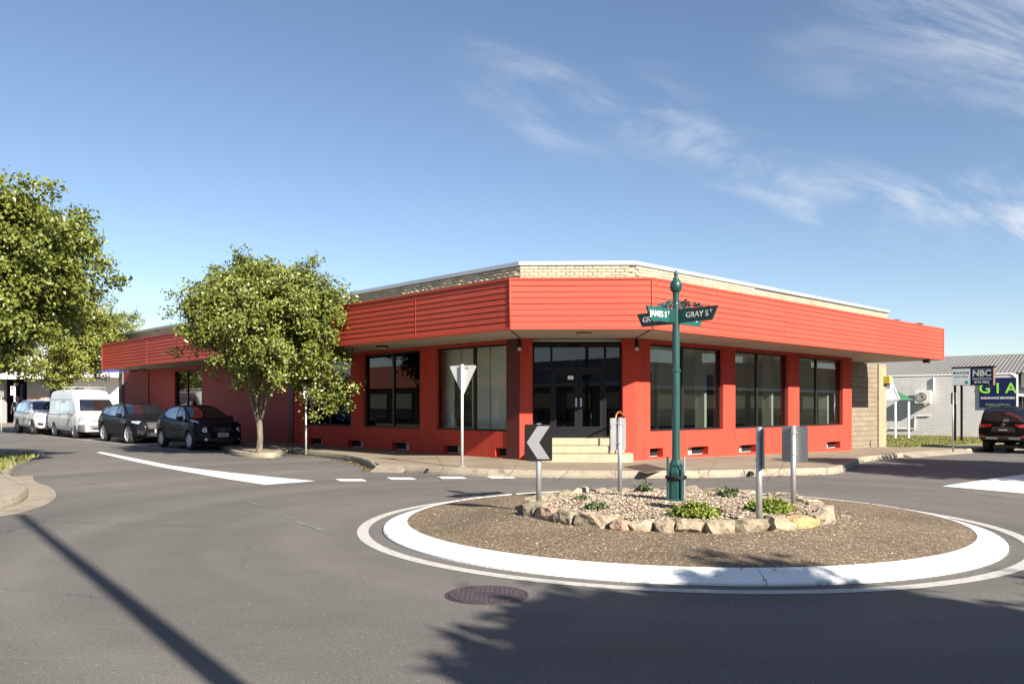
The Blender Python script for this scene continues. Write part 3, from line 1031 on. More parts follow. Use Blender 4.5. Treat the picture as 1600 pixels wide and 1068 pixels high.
def window(fr, s0, s1, z0, z1, muls, glass, set_=0.10):
    """shop window: a black frame with its mullions and panes"""
    fw, fd = 0.055, 0.07
    mb = MB()
    d0, d1 = -set_ - fd, -set_
    mb.fbox(fr, s0 + .002, s0 + fw, d0, d1, z0 + .002, z1 - .002); mb.fbox(fr, s1 - fw, s1 - .002, d0, d1, z0 + .002, z1 - .002)
    mb.fbox(fr, s0 + fw, s1 - fw, d0, d1 - .001, z1 - fw, z1 - .002); mb.fbox(fr, s0 + fw, s1 - fw, d0, d1 - .001, z0 + .002, z0 + fw)
    w = B(mb.build('window', M['blackframe']))
    cuts = [s0 + fw] + sorted(muls) + [s1 - fw]
    def sub(o):
        o.parent = w
        return o
    for mpos in muls:
        sub(MB().fbox(fr, mpos - .04, mpos + .04, d0 - .004, d1 + .006, z0 + fw, z1 - fw).build('mullion', M['blackframe']))
    for i in range(len(cuts) - 1):
        a = cuts[i] + (0.04 if i else 0); b = cuts[i + 1] - (0.04 if i < len(cuts) - 2 else 0)
        g = glass[i] if isinstance(glass, (list, tuple)) else glass
        sub(MB().fbox(fr, a, b, d0 + .028, d0 + .034, z0 + fw, z1 - fw).build('pane', g))
    return w

ZB = -0.35                                 # wall foot, below the footpath
ZW0, ZW1 = 0.88, 3.26                      # window sill and head
# ---- left facade
sl = FL.s
winL = [(sl(791), sl(681), [sl(737)], [M['glassclear'], M['glassclear']]),
        (sl(656), sl(567), [sl(610.5)], [M['glassdark'], M['glassdark']]),
        (sl(548), sl(474), [sl(512)], [M['glassdark'], M['glassdark']])]
ventL = [(sl(792) + .02, sl(774)), (sl(720), sl(692)), (sl(639), sl(612)), (sl(567), sl(543)), (sl(504), sl(483))]
w4 = (sl(315), sl(273))
SEND = sl(459)
vz0, vz1 = 0.19, 0.43
holesL = [(a, b, ZW0, ZW1) for a, b, _, _ in winL] + [(a, b, vz0, vz1) for a, b in ventL]
wall_holes('wall', FL, 0.0, SEND, ZB, HS - .003, 0.30, holesL, M['red'])
for a, b, mu, g in winL: window(FL, a, b, ZW0, ZW1, mu, g)
def vent(fr, a, b):
    g = b - a
    mb = MB().fbox(fr, a + .01, a + g * 0.99, -0.27, -0.20, vz0 + .004, vz1 - .004)
    v = B(mb.build('vent', M['vent']))
    k = MB().fbox(fr, a + g * .45, a + g * .98, -0.195, -0.185, vz0 + .03, vz1 - .02).build('vent_slot', M['void'])
    k.parent = v
for a, b in ventL: vent(FL, a, b)
# maroon pilaster at the end of the glazing, blank block wall beyond, second window, panels
B(MB().fbox(FL, SEND + .002, sl(470) + 1.2 if False else SEND + 0.34, -0.30, 0.03, ZB, HS - .003).build('pilaster', M['maroon']))
s_a = SEND + 0.342
lw = [(w4[0], w4[1], 0.45, 3.20)]
M['redblock'] = brick_mat('red_painted_block', UL, (0.36, 0.030, 0.024), (0.33, 0.027, 0.022), (0.27, 0.02, 0.018), 0.40, 0.20, 0.010, 0.35, 0.6, 0.12)
wall_holes('wall', FL, s_a, sl(271), ZB, HS - .003, 0.30, lw, M['redblock'])
window(FL, w4[0], w4[1], 0.45, 3.20, [sl(290)], M['glass'], 0.08)
ps = [sl(271) + .003] + [sl(x) for x in (250, 231, 216, 192)]
for i in range(4):
    B(MB().fbox(FL, ps[i] + (.03 if i else 0), ps[i + 1] - .03, -0.22, (-0.02, -0.05, -0.02, -0.04)[i], ZB, HS - .003).build('wall_panel', M['redlong'], bevel=0.01))
    B(MB().fbox(FL, ps[i + 1] - .031, ps[i + 1] + .031, -0.25, -0.12, ZB, HS - .004).build('panel_joint', M['maroon']))
M['endpier'] = mat('grey_render', (0.17, 0.15, 0.13), 0.8, var=0.1)
SLE = sl(186)
B(MB().fbox(FL, ps[4] + .033, SLE, -0.5, 0.02, ZB, HS - .003).build('end_pier', M['endpier']))
B(MB().fbox(FL, SLE - .3, SLE - .002, -12, -0.502, ZB, 5.2).build('end_wall', M['block']))
# ---- right facade
sr = FR.s
SRE = sr(1331)
winR = [(sr(1016), sr(1130), [sr(1071)], M['glass']), (sr(1149), sr(1232), [sr(1187.5)], M['glass']), (sr(1249), sr(1317), [sr(1280)], M['glass'])]
ventR = [(sr(1015) + .01, sr(1036)), (sr(1075), sr(1107)), (sr(1155), sr(1182)), (sr(1222), sr(1245)), (sr(1292), sr(1313))]
zlow = lambda s: -0.017 * s
hR = [(a, b, ZW0, ZW1) for a, b, _, _ in winR]
wall_holes('wall', FR, 0.0, SRE, ZB, HS - .003, 0.30, hR + [(a, b, vz0 - .012 * a, vz1 - .012 * a) for a, b in ventR], M['red'])
for a, b, mu, g in winR: window(FR, a, b, ZW0, ZW1, mu, g)
for a, b in ventR:
    vz0, vz1 = 0.19 - .012 * a, 0.43 - .012 * a
    vent(FR, a, b)
# recessed buff block wall and end pier
RW = -1.0
B(MB().fbox(FR, SRE - .30, SRE - .002, RW - .25, -0.301, ZB, HS - .003).build('return_wall', M['red']))
core0, core1 = SRE - 0.3, FR.s(1377, RW)
B(MB().fbox(FR, core0, core1, RW - 0.30, RW - 0.252, ZB - .3, HS - .003).build('block_core', M['blockjoint']))
BL, BH_ = 0.40, 0.2
bk = MB().box(-BL / 2 + .005, BL / 2 - .005, -.05, .05, .005, BH_ - .005).mesh('block', bevel=0.006); bk.materials.append(M['block'])
bkh = MB().box(-BL / 4 + .005, BL / 4 - .005, -.05, .05, .005, BH_ - .005).mesh('block_half', bevel=0.006); bkh.materials.append(M['block'])
az = math.atan2(UR.y, UR.x)
def B_inst(me, name, fr, s, d, z):
    x, y, _ = fr.p(s, d, 0)
    o = inst(me, name, None, (x, y, z), math.atan2(fr.u.y, fr.u.x))
    return B(o)
vis0 = FR.s(1325, RW)
ncol = int((core1 - vis0) / BL) + 1
for r in range(19):
    z = HS - .01 - BH_ * (r + 1)
    for c_ in range(ncol + 1):
        s = core1 - BL * (c_ + 0.5) - (BL / 2 if r % 2 else 0)
        if s < vis0 - BL: continue
        B_inst(bk, 'block', FR, s, RW - 0.21, z)
    if r % 2: B_inst(bkh, 'block', FR, core1 - BL / 4, RW - 0.21, z)
PE0, PE1 = core1 + .004, FR.s(1388.5, RW)
M['creambrickw'] = brick_mat('cream_pier_brick', UR, (0.36, 0.285, 0.18), (0.29, 0.22, 0.13), (0.22, 0.18, 0.12), 0.24, 0.086, 0.010, 0.6, 0.85, 0.1)
B(MB().fbox(FR, PE0, PE1, RW - 6, RW - 0.10, ZB - .3, HS - .003).build('end_pier', M['creambrickw']))
B(MB().fbox(FR, PE1 - .3, PE1 - .06, RW - 0.098, RW + 0.16, 2.55, 2.85).build('meter_box', mat('yellow_box', (0.55, 0.40, 0.06), 0.5)))
B(MB().fbox(FR, PE1 - .055, PE1 + .2, RW - 0.2, RW + 0.10, 2.30, 2.78).build('meter_box', mat('pale_blue_box', (0.42, 0.50, 0.60), 0.5)))
B(MB().fbox(FR, PE1 + .01, PE1 + .10, RW - 0.28, RW - 0.18, ZB, 0.5).build('downpipe', M['white']))
# ---- chamfer: two piers, entrance glazing, steps
PW = FC.s(832)
PX = FC.s(973)
B(MB().fbox(FC, 0.003, PW, -0.32, -0.001, ZB, HS - .003).build('pier', M['red'], bevel=.004))
B(MB().fbox(FC, PX, LC - .003, -0.32, -0.001, ZB, HS - .003).build('pier', M['red'], bevel=.004))
B(MB().fbox(FL, -0.004, sl(792), 0.002, 0.02, ZB, HS - .004).build('pilaster_face', M['maroon']))
ED = -0.30
FZ = 0.72
ent = MB()
def eb(a, b, z0, z1, dd=0.0): ent.fbox(FC, a, b, ED - .08, ED + dd, z0, z1)
fc = FC.s
TZ = 2.56
eb(PW + .001, PW + .05, FZ, 3.28); eb(PX - .05, PX - .001, FZ, 3.28)
eb(PW + .05, PX - .05, 3.22, 3.28, -.001); eb(PW + .05, PX - .05, TZ - .03, TZ + .05, -.002); eb(PW + .05, PX - .05, FZ, FZ + .04, -.003)
for x in (862, 947): eb(fc(x) - .03, fc(x) + .03, FZ + .04, 3.22, .004)
entf = B(ent.build('entrance_frame', M['doorframe']))
def cp(o, par):
    o.parent = par
    return o
for a, b, z0, z1 in ((PW + .05, fc(862) - .03, TZ + .05, 3.22), (fc(862) + .03, fc(947) - .03, TZ + .05, 3.22), (fc(947) + .03, PX - .05, TZ + .05, 3.22),
                     (PW + .05, fc(862) - .03, FZ + .04, TZ - .03), (fc(947) + .03, PX - .05, FZ + .04, TZ - .03)):
    cp(MB().fbox(FC, a, b, ED - .045, ED - .038, z0, z1).build('pane', M['glassdark']), entf)
for k, (a, b) in enumerate(((fc(862) + .034, fc(905) - .003), (fc(905) + .003, fc(947) - .034))):
    mb = MB()
    st_ = 0.10
    mb.fbox(FC, a, a + st_, ED - .06, ED - .012, FZ + .045, TZ - .034); mb.fbox(FC, b - st_, b, ED - .06, ED - .012, FZ + .045, TZ - .034)
    mb.fbox(FC, a + st_, b - st_, ED - .06, ED - .013, TZ - .14, TZ - .034); mb.fbox(FC, a + st_, b - st_, ED - .06, ED - .013, FZ + .045, FZ + .30)
    dr = B(mb.build('door', M['doorframe']))
    cp(MB().fbox(FC, a + st_, b - st_, ED - .042, ED - .036, FZ + .30, TZ - .14).build('pane', M['glassdark']), dr)
    hx = b - .06 if k == 0 else a + .06
    cp(MB().fbox(FC, hx - .025, hx + .025, ED - .012, ED + .012, 1.55, 1.78).build('handle', M['steel']), dr)
    cp(MB().fbox(FC, hx - .012, hx + .012, ED + .012, ED + .05, 1.62, 1.66).build('lever', M['steel']), dr)
# white notice stuck on the door
B(MB().fbox(FC, fc(888), fc(897), ED - .034, ED - .031, 2.28, 2.38).build('notice', M['white']))
# steps: wide, with rounded front corners
def step_poly(ext, a, b, back):
    c_ = min(0.5, ext * 0.6)
    q = []
    for s, d in ((a, back), (a, ext - c_), ):
        q.append((s, d))
    for i in range(1, 7):
        an = math.pi - i * math.pi / 12
        q.append((a + c_ + c_ * math.cos(an), ext - c_ + c_ * math.sin(an)))
    for i in range(0, 7):
        an = math.pi / 2 - i * math.pi / 12
        q.append((b - c_ + c_ * math.cos(an), ext - c_ + c_ * math.sin(an)))
    q.append((b, back))
    return [FC.p(s, d, 0)[:2] for s, d in q]
gz = zg(1.7, 21) + PH
for k, (ext, z0, z1, a, b) in enumerate(((0.34, 0.535, FZ, PW + .004, PX - .004), (0.66, 0.345, 0.533, PW + .02, PX - .02), (1.0, gz - .1, 0.343, PW - .02, PX + .22))):
    if k == 0:
        mb = MB().fbox(FC, a, b, ED - .1, 0.30, z0, z1)
    elif k == 1:
        mb = MB().fbox(FC, a, b, ED, 0.60, z0, z1)
    else:
        mb = MB().prism(step_poly(ext, a, b, 0.004), z0, z1)
    B(mb.build('step', M['step'], bevel=0.018))
# copper-coloured handrail
hs = fc(957)
hp = [FC.p(hs, 0.78, 0.35), FC.p(hs, 0.78, 1.22), FC.p(hs + .02, 0.74, 1.34), FC.p(hs + .07, 0.66, 1.40), FC.p(hs + .14, 0.50, 1.42), FC.p(hs + .30, 0.05, 1.30), FC.p(hs + .33, -0.01, 1.28)]
B(MB().tube(hp, 0.022, 10).build('handrail', M['copper'], smooth=True))
# ---- interior: floor, ceiling, plaster walls, partition
def X_(la, ra):   # point at depth la behind the left facade, ra behind the right one
    al = C2.dot(UL) + ra; be = C1.dot(UR) + la
    return UL * al + UR * be
ip = [C1 - FC.n * .34, C2 - FC.n * .34, C2 + UR * (SRE - .35) - NR * .34, C2 + UR * (SRE - .35) - NR * 4.2, X_(6.0, 4.2), C1 + UL * (SEND - .1) - NL * 6.0, C1 + UL * (SEND - .1) - NL * .34]
def flat(poly, z0, z1, name, m): return B(MB().prism([(p.x, p.y) for p in poly], z0, z1).build(name, m))
flat(ip, 0.60, 0.70, 'interior_floor', M['intfloor'])
flat(ip, 3.30, 3.345, 'ceiling', M['intwall'])
def wall_between(a, b, z0, z1, th, name, m):
    t = (b - a).normalized(); n_ = V2(-t.y, t.x) * th
    return flat([a, b, b + n_, a + n_], z0, z1, name, m)
for i in range(2, 6):
    wall_between(ip[i], ip[i + 1], 0.70, 3.30, -0.08, 'interior_wall', M['intwall'])
wall_between(C1 + UL * .7 - NL * .62, C1 + UL * 4.6 - NL * .62, 0.70, 3.30, 0.1, 'partition', M['intwall'])
wall_between(C1 + UL * (sl(640)) - NL * 0.4, C1 + UL * (sl(640)) - NL * 3.5, 0.70, 3.30, 0.1, 'partition', M['intwall'])
for s in (3.2, 8.1):
    q = C2 + UR * s - NR * 2.6
    flat([q, q + UR * .22, q + UR * .22 + UL * .22, q + UL * .22], 0.70, 3.30, 'interior_column', M['intwall'])
# doorways, skirting and light battens seen through the glass
M['dim'] = mat('dim_doorway', (0.03, 0.03, 0.03), .8)
def int_box(fr, s0, s1, d0, d1, z0, z1, name, m): return B(MB().fbox(fr, s0, s1, d0, d1, z0, z1).build(name, m))
int_box(FL, sl(716), sl(690), -.519, -.49, 0.705, 2.55, 'doorway', M['dim'])
for s in (1.6, 5.2, 9.6):
    int_box(FR, s, s + .95, -4.19, -4.10, 0.705, 2.75, 'doorway', M['dim'])
for s in (0.9, 4.0, 7.2, 10.4):
    int_box(FR, s, s + 1.25, -2.3, -2.15, 3.20, 3.295, 'light_batten', M['white'])
for a, b, _, _ in winR:
    int_box(FR, b - .36, b - .24, -.75, -.42, 0.705, 3.29, 'window_reveal', M['intwall'])
    int_box(FR, a + .5, a + .62, -3.4, -3.3, 0.705, 3.29, 'partition_post', M['intwall'])
int_box(FR, .4, SRE - .5, -4.19, -4.15, 0.705, 0.86, 'skirting', M['dim'])
for k_, px_ in enumerate((700, 745)):
    int_box(FL, sl(px_) - .02, sl(px_) + .02, -.519, -.495, 0.705, 3.29, 'partition_trim', M['vent'])
# display room behind the far-left window
q = C1 + UL * (sl(318)) - NL * .35; q2 = C1 + UL * (sl(268)) - NL * .35
flat([q, q2, q2 - NL * 3, q - NL * 3], 0.3, 0.40, 'interior_floor', M['intfloor'])
wall_between(q - NL * 3, q2 - NL * 3, 0.4, 3.3, 0.1, 'interior_wall', M['intwall'])
# roof over everything, so that no daylight falls in
rp = [C1 - FC.n * .33, C2 - FC.n * .33, C2 + UR * 16.0 - NR * .33, C2 + UR * 16.0 - NR * 12, C2 + UR * 16 - NR * 22, C1 + UL * (SLE - .1) - NL * 12, C1 + UL * (SLE - .1) - NL * .33]
M['roofmetal'] = mat('roof_sheeting', (0.42, 0.43, 0.44), 0.5, 0.4)
flat(rp, 4.85, 4.92, 'roof', M['roofmetal'])
b1, b2 = C2 + UR * 16.0 - NR * 1.31, C2 + UR * 16 - NR * 22
wall_between(b1, b2, ZB - .3, 4.85, 0.2, 'back_wall', M['block'])
wall_between(b2, C1 + UL * (SLE - .1) - NL * 12, ZB, 4.85, 0.2, 'back_wall', M['block'])
# ---- canopy: soffit, fascia boards
LLEN, RLEN = 28.6, 18.5
LE, RE = AF + UL * LLEN, BF + UR * RLEN
def back_l(s): return C1 + UL * s + NL * 0.0
so = [AF + (C1 - AF) * 0.02, BF + (C2 - BF) * 0.02]
poly = [AF, BF, RE, RE - NR * (RE - C2).dot(NR) + UR * 0, C2 + UR * 12 , C2, C1, C1 + UL * 12, LE - NL * (LE - C1).dot(NL)]
in_r = RE - NR * ((RE - C2).dot(NR) + 1.3); in_r0 = C2 + UR * (SRE - .1) - NR * 1.3
poly = [AF - FC.n * .01, BF - FC.n * .01, RE - NR * .01, in_r, in_r0, C2 + UR * (SRE - .1) - NR * .25, C2 - FC.n * .2, C1 - FC.n * .2, C1 + UL * 15 - NL * .2, LE - NL * ((LE - C1).dot(NL) + .2), LE - NL * .01]
flat(poly, HS, HS + .05, 'soffit', M['soffit'])
flat(poly, 4.42, 4.45, 'canopy_roof', M['roofmetal'])
# soffit sheet cover strips
for s in (4, 8, 12, 16, 20, 24, 28):
    B(MB().fbox(FL, s - .025, s + .025, .02, 1.9, HS - .008, HS - .0005).build('cover_strip', M['soffit']))
for s in (3.5, 7, 10.5):
    B(MB().fbox(FR, s - .025, s + .025, .02, 1.7, HS - .008, HS - .0005).build('cover_strip', M['soffit']))
FT = 4.555
ROWS = 8
pitch = (FT - .05 - HS - .035) / ROWS
def board_mesh(fr, s0, s1):
    z0, z1 = HS + .035 + .007, HS + .035 + pitch - .007
    p_ = [fr.p(s0, -0.012, z0), fr.p(s1, -0.012, z0), fr.p(s1, .021, z0), fr.p(s0, .021, z0),
          fr.p(s0, -0.012, z1), fr.p(s1, -0.012, z1), fr.p(s1, .012, z1), fr.p(s0, .012, z1)]
    me = MB().hexa(p_).mesh('fascia_board')
    me.materials.append(M['fascia'])
    return me
segs = [(AC, 0.0, LAC)]
jl = [0.0, AL.s(650), 11.6, 17.2, 22.8, LLEN]
segs += [(AL, jl[i] + (.004 if i else 0), jl[i + 1] - .004) for i in range(len(jl) - 1)]
segs += [(AR, 0.0, 6.2), (AR, 6.206, 12.4), (AR, 12.406, RLEN)]
for fr, a, b in segs:
    me = board_mesh(fr, a, b)
    for r in range(ROWS):
        o = inst(me, 'fascia_board', None, (0, 0, r * pitch + random.uniform(-.002, .002)))
        B(o)
for sj in jl[1:-1]:
    B(MB().fbox(AL, sj - .008, sj + .008, .002, .023, HS + .036, FT - .053).build('joint_strip', M['fascia']))
for fr, a, b in ((AC, 0, LAC), (AL, 0, LLEN), (AR, 0, RLEN)):
    B(MB().fbox(fr, a + .003, b - .003, -0.06, -0.014, HS - .001, FT - .05).build('fascia_backing', M['fasciaback']))
    B(MB().fbox(fr, a, b, -0.07, 0.036, HS - .012, HS + .035).build('fascia_trim', M['fascia']))
    B(MB().fbox(fr, a, b, -0.07, 0.036, FT - .052, FT).build('fascia_trim', M['fascia']))
for (P_, fr) in ((AF, AL), (BF, AR)):
    B(MB().tube([(P_.x + AC.n.x * .02, P_.y + AC.n.y * .02, HS - .008), (P_.x + AC.n.x * .02, P_.y + AC.n.y * .02, FT - .002)], .022, 8).build('corner_trim', M['fascia'], smooth=True))
# canopy ends
eR = Frame(RE, -NR, UR)
wid_r = (RE - C2).dot(NR)
B(MB().fbox(eR, -.03, wid_r + 1.3, -.05, .002, HS - .01, FT - .004).build('canopy_end', M['fascia']))
eL = Frame(LE, -NL, UL)
B(MB().fbox(eL, -.03, (LE - C1).dot(NL) + .2, -.05, .002, HS - .01, FT - .004).build('canopy_end', M['fascia']))
# little things on the canopy
B(MB().fbox(AR, RLEN - 4.2, RLEN - 3.9, -.3, -.1, FT + .003, FT + .07).build('roof_fixing', M['maroon']))
B(MB().fbox(AR, RLEN - 2.05, RLEN - 1.75, -.3, -.1, FT + .003, FT + .09).build('roof_fixing', M['maroon']))
B(MB().fbox(AR, RLEN - 1.0, RLEN - .8, -.4, -.2, HS - .14, HS - .013).build('downlight', M['maroon']))
# ceiling lights under the soffit
def soffit_light(px, py, mat_):
    d = (HS - .02 - CH) * F / (HOR - py)
    x = (px - 800) / F * d
    b_ = B(MB().lathe([(.17, -.05), (.19, -.03), (.19, 0)], (x, d, HS - .001), 24).build('soffit_light', mat_, smooth=False))
    o = MB().lathe([(.10, -.075), (.15, -.06), (.155, -.051)], (x, d, HS - .001), 24).build('lens', M['soffit']); o.parent = b_
soffit_light(912, 520, mat('light_ring', (0.16, 0.13, 0.10), 0.5)); soffit_light(597, 541, M['black']); soffit_light(222, 577, M['black'])
# spotlights at the piers
for P_ in (C1, C2):
    q = P_ + FC.n * .16
    s_ = B(MB().tube([(q.x, q.y, HS - .006), (q.x, q.y, HS - .05), (q.x + FC.n.x * .05, q.y + FC.n.y * .05, HS - .10), (q.x + FC.n.x * .12, q.y + FC.n.y * .12, HS - .28)], [.02, .02, .05, .065], 10).build('spotlight', M['black'], smooth=True))
    o = MB().tube([(q.x + FC.n.x * .12, q.y + FC.n.y * .12, HS - .281), (q.x + FC.n.x * .14, q.y + FC.n.y * .14, HS - .33)], [.055, .05], 10).build('lamp_glass', M['vent']); o.parent = s_
    # cable stapled along the soffit
    e_ = AF if P_ is C1 else BF
    B(MB().tube([(q.x, q.y, HS - .012), (e_.x * .9 + q.x * .1, e_.y * .9 + q.y * .1, HS - .012)], .010, 6).build('cable', M['black']))
# ---- parapet with capping
PT = 5.28
par_l, par_r = SLE, 16.2
for fr, a, b in ((FC, 0, LC), (FL, 0, par_l), (FR, 0, par_r)):
    B(MB().fbox(fr, a, b, -0.28, -0.022, HS + .06, PT).build('parapet', brick_mat('parapet_brick', fr.u, (0.36, 0.305, 0.215) if fr is not FL else (0.42, 0.35, 0.25), (0.31, 0.26, 0.18) if fr is not FL else (0.27, 0.22, 0.16), (0.25, 0.21, 0.15), 0.24, 0.086, 0.010, 1.0, 0.9, 0.25)))
    e0 = -.02 if fr is not FC else 0.0
    B(MB().fbox(fr, a - .015, b + (.05 if fr is not FC else .015), -0.32, 0.055, PT + .002, PT + .11).build('capping', M['cap'], bevel=.006))
bme = MB().box(-.115, .115, -.02, .02, 0, .076).mesh('brick', bevel=0.005); bme.materials.append(M['cream'])
bhf = MB().box(-.055, .055, -.02, .02, 0, .076).mesh('brick', bevel=0.005); bhf.materials.append(M['cream'])
def rough_brick(seed):
    rg_ = random.Random(seed)
    bm = bmesh.new()
    bmesh.ops.create_grid(bm, x_segments=4, y_segments=2, size=1)
    vs, fs = [], []
    nx, nz_ = 4, 2
    for j in range(nz_ + 1):
        for i in range(nx + 1):
            ed = i in (0, nx) or j in (0, nz_)
            vs.append((-.115 + .23 * i / nx, (.004 if ed else rg_.uniform(.012, .045)), .076 * j / nz_))
    for j in range(nz_):
        for i in range(nx):
            a = j * (nx + 1) + i
            fs.append((a, a + 1, a + nx + 2, a + nx + 1))
    b0 = len(vs)
    vs += [(-.115, -.02, 0), (.115, -.02, 0), (.115, -.02, .076), (-.115, -.02, .076)]
    fs += [(0, b0, b0 + 1, nx), (nx, b0 + 1, b0 + 2, (nx + 1) * (nz_ + 1) - 1, 2 * (nx + 1) - 1), ((nx + 1) * nz_, (nx + 1) * (nz_ + 1) - 1, b0 + 2, b0 + 3), (0, nx + 1, (nx + 1) * 2, b0 + 3, b0), (b0, b0 + 3, b0 + 2, b0 + 1)]
    bm.free()
    me = MB().add(vs, fs).mesh('brick', recalc=False); me.materials.append(M['splitstone'])
    return me
rough = [rough_brick(i) for i in range(6)]
for r in range(5):
    z = PT - .004 - .086 * (r + 1)
    for fr, n_, flip in ((FC, 12, 0), (FR, 25, 0), (FL, 22, 1)):
        for i in range(n_):
            s = 0.13 + .24 * i + (.12 if r % 2 else 0)
            if fr is FC and s > LC - .12: continue
            B_inst(random.choice(rough) if flip else bme, 'brick', fr, s, -0.004 + random.uniform(-.003, .003), z)
    if r % 2: B_inst(bhf, 'brick', FC, .07, -.004, z)

# ================================================================ signs and street furniture
def board_frame(c, xdir):
    """a vertical board at c; xdir to the reader's right; n towards the reader"""
    x = V2(*xdir).normalized()
    return Frame(V2(c[0], c[1]), x, V2(x.y, -x.x))
def rounded(w, h, r, n=4):
    q = []
    for cx, cz, a0 in ((w / 2 - r, h / 2 - r, 0), (-w / 2 + r, h / 2 - r, 90), (-w / 2 + r, -h / 2 + r, 180), (w / 2 - r, -h / 2 + r, 270)):
        for i in range(n + 1):
            a = R(a0 + 90 * i / n)
            q.append((cx + r * math.cos(a), cz + r * math.sin(a)))
    return q
def plate(fr, poly, z, d0, d1, name, m, parent):
    n = len(poly)
    vs = [fr.p(s, d0, z + h) for s, h in poly] + [fr.p(s, d1, z + h) for s, h in poly]
    fs = [tuple(range(n)), tuple(range(2 * n - 1, n - 1, -1))] + [(i, (i + 1) % n, n + (i + 1) % n, n + i) for i in range(n)]
    return MB().add(vs, fs).build(name, m, parent)

def rel(o, root):
    """root sits at its base: shift the part so that its world place is kept"""
    o.matrix_parent_inverse = root.matrix_world.inverted() if False else Matrix.Translation(-Vector(root.location))
    return o

def chevron_sign(label, base, xdir, zc, w=0.36, h=0.47):
    r = bed_z(1.7)
    root = thing('chevron_sign', label, 'road sign', (base[0], base[1], 0.2), 0, 'chevron signs round the traffic island')
    fr = board_frame(base, xdir)
    rel(MB().tube([(base[0], base[1], 0.10), (base[0], base[1], zc + h / 2 + .01)], .034, 16).build('post', M['steel'], root, smooth=True), root)
    bd = rel(plate(fr, rounded(w, h, .02), zc, .040, .046, 'board', M['black'], root), root)
    bk_ = plate(fr, rounded(w, h, .02), zc, .0385, .0399, 'board_back', M['sign_back'], bd)
    # one silver chevron pointing to the reader's left
    a = w / 2 - .03; b = h / 2 - .022; k = .16
    ch = [(a - .0, b), (a - k, b), (-a, 0), (a - k, -b), (a, -b), (-a + k, 0)]
    for hf in (1, -1):
        q = [(a, b * hf), (a - k, b * hf), (-a, 0), (-a + k, 0)]
        plate(fr, q if hf > 0 else q[::-1], zc, .0462, .0472, 'chevron', M['silver'], bd)
    for dz in (h * .32, -h * .28):
        c3 = fr.p(0, 0, zc + dz)
        rel(MB().lathe([(.0345, -.012), (.040, -.011), (.040, .011), (.0345, .012)], c3, 16).build('clamp', M['steel'], root), root)
        rel(MB().fbox(fr, -.05, .05, .030, .0384, zc + dz - .012, zc + dz + .012).build('bracket', M['steel'], root), root)
chevron_sign('black chevron sign facing the camera at the left of the stone ring', (0.345, 10.78), (0.985, -0.12), 1.088)
chevron_sign('grey back of the chevron sign standing behind the stone ring, before the steps', (1.57, 12.10), (-0.74, -0.67), 1.15)
chevron_sign('chevron sign seen edge-on at the front right of the stone ring', (2.74, 9.22), (0.22, 0.975), 1.09, 0.36, 0.45)
chevron_sign('grey back of the rightmost chevron sign on the stone ring', (3.68, 10.88), (-0.70, 0.71), 1.06)

# ---- ornamental street-name post
PXY = (2.16, 10.95)
zb = bed_z(0.1) - .01
sp = thing('street_name_post', 'ornate dark green cast post with four street name blades on the island', 'street sign', (PXY[0], PXY[1], zb))
def S_(o):
    o.parent = sp
    o.matrix_parent_inverse = Matrix.Translation((-PXY[0], -PXY[1], -zb))
    return o
base = S_(MB().lathe([(.125, -.03), (.125, .03), (.105, .045), (.105, .36), (.112, .375), (.112, .40), (.098, .42), (.075, .46), (.085, .48), (.085, .50), (.065, .53), (.060, .56)], (*PXY, zb), 8).build('base', M['darkgreen']))
for a in range(4):
    an = a * math.pi / 2 + .4
    q = (PXY[0] + .128 * math.cos(an), PXY[1] + .128 * math.sin(an))
    S_(MB().tube([(*q, zb - .02), (*q, zb + (.60 if a in (0, 2) else .5))], .016, 8).build('guard_bar', M['steel'] if a == 0 else M['darkgreen']))
S_(MB().lathe([(.134, .30), (.142, .31), (.142, .335), (.134, .345)], (*PXY, zb), 24).build('strap', M['black']))
S_(MB().lathe([(.053, .54), (.052, 1.70), (.063, 1.71), (.063, 1.735), (.049, 1.745), (.047, 2.60)], (*PXY, zb), 20).build('shaft', M['darkgreen'], smooth=False))
S_(MB().lathe([(.047, 2.60), (.040, 2.62), (.044, 2.72), (.048, 2.73), (.040, 2.745)], (*PXY, zb), 16).build('neck', M['darkgreen']))
fin = S_(MB().lathe([(.040, 2.745), (.062, 2.77), (.076, 2.81), (.078, 2.85), (.066, 2.895), (.040, 2.92), (.038, 2.93), (.045, 2.94), (.024, 2.955), (.020, 2.97), (.028, 2.985), (.028, 3.005), (.014, 3.02), (.010, 3.04)], (*PXY, zb), 14).build('finial', M['darkgreen'], smooth=True))
kb = MB()
for i in range(9):
    for j in range(3):
        an = i * 2 * math.pi / 9 + j * .35
        zz = zb + 2.79 + j * .035; rr = .076 - abs(j - 1) * .006
        kb.add([(PXY[0] + (rr + dr) * math.cos(an + da), PXY[1] + (rr + dr) * math.sin(an + da), zz + dz) for dr, da, dz in ((-.01, -.2, 0), (-.01, .2, 0), (-.01, 0, .018), (-.01, 0, -.018), (.014, 0, 0))],
               [(0, 2, 4), (2, 1, 4), (1, 3, 4), (3, 0, 4)])
o = kb.build('leaf_relief', M['darkgreen']); o.parent = fin; o['kind'] = 'stuff'
